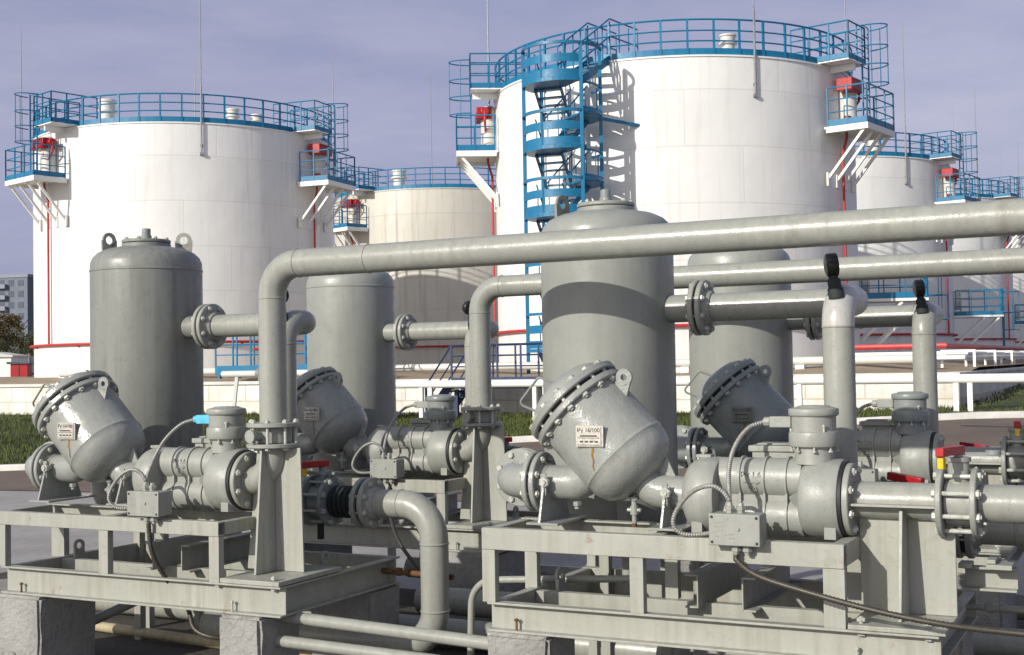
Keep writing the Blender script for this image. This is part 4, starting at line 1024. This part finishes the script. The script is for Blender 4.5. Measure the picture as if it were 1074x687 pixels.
# hand wheel valve on the white pipe at left
def handwheel(mb, c, axis, r):
    c = Vector(c); ax = Vector(axis).normalized(); a = ax.cross(Vector((0, 0, 1)));
    if a.length < .01: a = Vector((1, 0, 0))
    a.normalize(); b = ax.cross(a)
    mb.tube([c+(a*math.cos(2*PI*i/24)+b*math.sin(2*PI*i/24))*r for i in range(25)], r*.12, 8, False)
    for i in range(4):
        g = PI*i/4*2; mb.tube([c, c+(a*math.cos(g)+b*math.sin(g))*r], r*.1, 6)
t = thing('gate_valve', 'small gate valve with red hand wheel on the pale pipe at left', 'valve', (-17.9, 22.5, -.1))
mb = MB(); mb.tube([(-18.8, 22.5, -.07), (-15.7, 22.5, -.07)], .075, 14); mb.build('pipe', 'chamber', t)
mb = MB(); mb.lathe([(-.15, .14), (.05, .15), (.12, .08), (.42, .05), (.43, .03), (.55, .025)], (-17.65, 22.5, -.07), (0, 0, 1), 16); mb.disc((-17.65, 22.5, -.07), (1, 0, 0), -.16, .16, .13, 16); mb.build('body', 'vessel', t)
mb = MB(); handwheel(mb, (-17.65, 22.5, .47), (0, 0, 1), .2); mb.build('hand_wheel', 'red', t)
for x in (-18.4, -16.4):
    mb = MB(); mb.bar((x, 22.5, -.12), (x-.15, 22.45, -1.5), .07, .07); mb.build('leg', 'chamber', t)
t = thing('valve_box', 'cream box pipe with black hand wheel by the wall at left', 'valve', (-16.3, 23.8, -1.2))
mb = MB(); mb.box(-16.9, -16.55, 23.5, 24.0, -1.3, -.3); mb.build('body', 'chamber', t, bevel=.02)
mb = MB(); mb.box(-16.0, -15.6, 23.5, 24.0, -1.3, -.3); mb.build('post', 'chamber', t, bevel=.02)
mb = MB(); mb.box(-16.548, -16.002, 23.65, 23.85, -.52, -.36); mb.build('rail', 'chamber', t, bevel=.01)
mb = MB(); handwheel(mb, (-16.73, 23.4, -.72), (0, -1, 0), .20); mb.tube([(-16.73, 23.4, -.72), (-16.73, 23.6, -.72)], .03, 8); mb.build('hand_wheel', 'black', t)

def crossover(name, label, x0, x1, y, zd, mat, stairs, zg, rh=.85):
    t = thing(name, label, 'walkway', ((x0+x1)/2, y, zg))
    mb = MB(); mb.box(x0, x1, y-.45, y+.45, zd-.06, zd); mb.box(x0, x1, y-.475, y-.452, zd-.22, zd+.02); mb.box(x0, x1, y+.452, y+.475, zd-.22, zd+.02); mb.build('deck', mat, t, smooth=0)
    for s in (-.44, .44):
        mb = MB(); box_rail(mb, [(x0, y+s, zd), (x1, y+s, zd)], rh, .62, .0); mb.build('railing', mat, t, smooth=0)
    for x in (x0+.1, x1-.1):
        for s in (-.4, .4):
            mb = MB(); mb.box(x-.04, x+.04, y+s-.04, y+s+.04, zg, zd-.23); mb.build('post', mat, t, smooth=0)
    for side in stairs:
        xe = x0 if side < 0 else x1; L = (zd-zg)*.75
        mb = MB()
        for s in (-.44, .44):
            mb.bar((xe, y+s, zd-.08), (xe+side*L, y+s, zg), .03, .2); mb.tube([(xe, y+s, zd+rh), (xe+side*L, y+s, zg+rh)], .02, 6); mb.tube([(xe, y+s, zd+rh*.5), (xe+side*L, y+s, zg+rh*.5)], .016, 6)
            mb.bar((xe+side*L, y+s, zg), (xe+side*L, y+s, zg+rh), .04, .04, (0, 1, 0))
        for k in range(5):
            u = (k+.5)/5; x = xe+side*L*u; z = zd+(zg-zd)*u; mb.box(x-.12, x+.12, y-.42, y+.42, z-.03, z)
        mb.build('stair', mat, t, smooth=0)
    return t
crossover('crossover_walkway', 'light blue crossover walkway over the white wall at left', -22.6, -17.9, 27.2, .12, 'blue', (1,), -.2)
crossover('crossover_walkway', 'dark blue walkway with steps crossing the white header pipe', -14.15, -10.7, 25.1, -.26, 'navy', (-1,), -1.15, .74)

# ------------------------------------------------------------------ far left background
def at(px, py, dist):
    """point along the sight line of a picture position at a given depth"""
    v = CR*((px-537)/1340.3)+CF
    p = v*dist; return p.x, p.y, -((py-(391-.0176*px))/1340.3)*dist
def apartments():
    x, y, _ = at(-20, 380, 330); u = Vector((CR.x*.97-CF.x*.2, CR.y*.97-CF.y*.2, 0)).normalized(); w = Vector((-u.y, u.x, 0))
    F = (Vector((x, y, -1.5)), u, w, Vector((0, 0, 1))); t = thing('apartment_block', 'grey nine storey apartment block far behind at the left edge', 'building', (x, y, -1.5))
    mb = MB(F); mb.box(-20, 13.2, 0, 12, 0, 26.5); mb.build('wall', 'flatwall', t)
    mb = MB(F); mb.box(-20.2, 13.4, -.2, 12.2, 26.5, 27.3); mb.build('roof', 'flatroof', t)
    for fl in range(9):
        for i in range(7):
            xx = -6+2.75*i; z = 1.2+2.85*fl
            if i in (1, 4):
                mb = MB(F); mb.box(xx-.3, xx+2.4, -1.1, 0, z-.3, z+.8); mb.build('balcony', 'flatroof', t)
            mb = MB(F); mb.box(xx, xx+1.6, -.06, .02, z+.3, z+1.9); mb.build('window', 'flatglass', t)
M['flatwall'] = plain('panel_wall', (.15, .17, .22), .8, 0, .12, 2)
M['flatroof'] = plain('panel_trim', (.24, .26, .31), .8, 0, .1, 2)
M['flatglass'] = plain('window_glass', (.05, .065, .10), .3, 0, .5, 3)
apartments()
M['bark'] = plain('bark', (.06, .045, .035), .9)
M['autumn'] = grass_mat('autumn_leaves', (.055, .045, .02), (.11, .085, .03), (.17, .11, .035))
M['green'] = grass_mat('green_leaves', (.04, .05, .02), (.07, .08, .03), (.12, .11, .04))
def tree(px, base, top, dist, mat, label, wid=1):
    x, y, zb = at(px, base, dist); h = (base-top)/1340.3*dist; rnd = random.Random(px)
    t = thing('tree', label, 'tree', (x, y, zb), 'trees beyond the tank field')
    mb = MB(); mb.tube([(x, y, zb-.5), (x+.1, y, zb+h*.3), (x, y, zb+h*.7)], [h*.03, h*.022, h*.01], 8)
    for i in range(9):
        g = rnd.uniform(0, 6.28); z0 = zb+h*rnd.uniform(.25, .6); l = h*rnd.uniform(.2, .4)*wid
        mb.tube([(x, y, z0), (x+l*math.cos(g)*.6, y+l*math.sin(g)*.6, z0+l*.5), (x+l*math.cos(g), y+l*math.sin(g), z0+l)], [h*.012, h*.008, h*.003], 6)
    mb.build('trunk', 'bark', t)
    vs = []; fs = []
    cl = [(x+rnd.gauss(0, h*.17*wid), y+rnd.gauss(0, h*.17*wid), zb+h*rnd.uniform(.28, .92)) for _ in range(28)]
    for c in cl:
        for _ in range(70):
            p = Vector(c)+Vector((rnd.gauss(0, 1), rnd.gauss(0, 1), rnd.gauss(0, .8)))*h*.06
            a = Vector((rnd.gauss(0, 1), rnd.gauss(0, 1), rnd.gauss(0, 1))).normalized()*h*.022; b = a.orthogonal().normalized()*h*.014
            k = len(vs); vs += [p-a, p+b, p+a, p-b]; fs.append((k, k+1, k+2, k+3))
    mb = MB(); mb.add(vs, fs); mb.build('crown', mat, t, smooth=0)
tree(6, 388, 325, 130, 'autumn', 'bare brownish tree before the apartment block, farthest left')
tree(24, 390, 340, 150, 'green', 'greenish bush like tree between the block and the leftmost tank', 1.3)
tree(-22, 390, 335, 120, 'green', 'tree standing left of the brownish one', 1.2)
tree(40, 388, 348, 160, 'autumn', 'low brown tree at the edge of the leftmost tank', 1.4)
x, y, z = at(-8, 392, 75)
t = thing('white_shed', 'small white shed at the left edge beyond the wall', 'shed', (x, y, z))
F = (Vector((x, y, z)), Vector((CR.x, CR.y, 0)), Vector((CF.x, CF.y, 0)), Vector((0, 0, 1)))
mb = MB(F); mb.box(-1.4, 1.05, 0, 2.5, -.6, 1.1); mb.build('wall', 'white', t)
mb = MB(F); mb.prism([(-1.6, -.15, 1.1), (1.2, -.15, 1.1), (1.2, -.15, 1.2), (-.2, -.15, 1.42), (-1.6, -.15, 1.2)], (0, 2.8, 0)); mb.build('roof', 'chamber', t)
x, y, z = at(19, 392, 66)
t = thing('fire_box', 'red metal fire equipment box at far left', 'box', (x, y, z))
F = (Vector((x, y, z)), Vector((CR.x, CR.y, 0)), Vector((CF.x, CF.y, 0)), Vector((0, 0, 1)))
mb = MB(F); mb.box(-.45, .45, 0, .6, -.5, .62); mb.build('body', 'red', t, bevel=.02)
mb = MB(F); mb.prism([(-.6, -.1, .62), (.6, -.1, .62), (.6, -.1, .68), (-.6, -.1, .74)], (0, .8, 0)); mb.build('lid', 'flatglass', t)
mb = MB(F); mb.box(-.02, .02, -.02, -.002, -.45, .58); mb.build('door_gap', 'ink', t)
x, y, z = at(5, 380, 90)
t = thing('dark_fence', 'dark low fence behind the shed and the red box', 'fence', (x, y, z))
F = (Vector((x, y, z)), Vector((CR.x, CR.y, 0)), Vector((CF.x, CF.y, 0)), Vector((0, 0, 1)))
mb = MB(F); mb.box(-8, 4.5, 0, .08, -.6, .55); mb.build('panel', 'flatglass', t)
for i in range(6):
    mb = MB(F); mb.box(-8+2.4*i, -7.9+2.4*i, -.06, -.005, -.6, .75); mb.build('post', 'vessel', t)
# distant ground behind everything
mb = MB(); mb.add([(-900, 60, -.5), (900, 130, -.5), (900, 1500, -.5), (-900, 1500, -.5)], [(0, 1, 2, 3)]); mb.build('far_land', 'far', kind='structure')

# ------------------------------------------------------------------ light, sky, camera
az = Vector((-.325, -.946, 0)).normalized(); EL = 23.5
sun_dir = Vector((az.x*math.cos(R_(EL)), az.y*math.cos(R_(EL)), math.sin(R_(EL))))
ld = bpy.data.lights.new('sun', 'SUN'); ld.energy = 4.4; ld.angle = R_(.55); ld.color = (1, .95, .855)
so = bpy.data.objects.new('sun', ld); COL.objects.link(so); so.rotation_euler = (-sun_dir).to_track_quat('-Z', 'Y').to_euler(); so.location = (0, 0, 40)
w = bpy.data.worlds.new('World'); scene.world = w; w.use_nodes = True; nt = w.node_tree
bg = nt.nodes['Background']
sky = nd(nt, 'ShaderNodeTexSky', sky_type='NISHITA'); sky.sun_disc = False; sky.sun_elevation = R_(EL); sky.sun_rotation = math.atan2(az.x, az.y); sky.air_density = 1; sky.dust_density = 2
tc = nd(nt, 'ShaderNodeTexCoord').outputs['Generated']
cl = noise(nt, tc, 1.7, 7, .58, (1, 1, 3.6))
cl2 = noise(nt, tc, 6, 6, .6, (1, 1, 5))
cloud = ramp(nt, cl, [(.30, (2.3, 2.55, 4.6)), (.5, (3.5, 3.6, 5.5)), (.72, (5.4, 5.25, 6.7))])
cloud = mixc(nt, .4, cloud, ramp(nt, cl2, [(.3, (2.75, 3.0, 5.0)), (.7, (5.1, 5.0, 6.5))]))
sp = nd(nt, 'ShaderNodeSeparateXYZ'); nt.links.new(tc, sp.inputs[0])
cov = ramp(nt, sp.outputs[2], [(.25, (.85, .85, .85)), (.65, (.3, .3, .3))])      # cloud cover thins out overhead
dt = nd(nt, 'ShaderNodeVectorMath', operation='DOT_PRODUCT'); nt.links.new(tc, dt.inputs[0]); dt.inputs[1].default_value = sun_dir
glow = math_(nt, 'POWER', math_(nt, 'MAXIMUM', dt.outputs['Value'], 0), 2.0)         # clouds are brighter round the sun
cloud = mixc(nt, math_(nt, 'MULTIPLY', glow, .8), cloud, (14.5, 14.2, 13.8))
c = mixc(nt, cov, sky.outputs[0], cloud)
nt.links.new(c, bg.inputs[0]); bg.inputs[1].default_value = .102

cam = bpy.data.cameras.new('camera'); co = bpy.data.objects.new('camera', cam); COL.objects.link(co)
f, yaw, pitch, roll = 1340.34, R_(-27.1075), R_(1.72963), R_(-1.00614)
F0 = Vector((math.sin(yaw), math.cos(yaw), 0)); R0 = Vector((math.cos(yaw), -math.sin(yaw), 0)); U0 = Vector((0, 0, 1))
Fp = F0*math.cos(pitch)+U0*math.sin(pitch); Up = U0*math.cos(pitch)-F0*math.sin(pitch)
Rr = R0*math.cos(roll)+Up*math.sin(roll); Ur = Up*math.cos(roll)-R0*math.sin(roll)
mw = Matrix((Rr, Ur, -Fp)).transposed().to_4x4(); mw.translation = (0, 0, H); co.matrix_world = mw
cam.sensor_fit = 'HORIZONTAL'; cam.sensor_width = 36; cam.lens = 36*f/1074; cam.clip_end = 3000; cam.clip_start = .05
scene.camera = co
vs_ = scene.view_settings; vs_.view_transform = 'Standard'; vs_.look = 'None'; vs_.exposure = 0; vs_.gamma = 1
scene.render.engine = 'CYCLES'; scene.cycles.max_bounces = 6
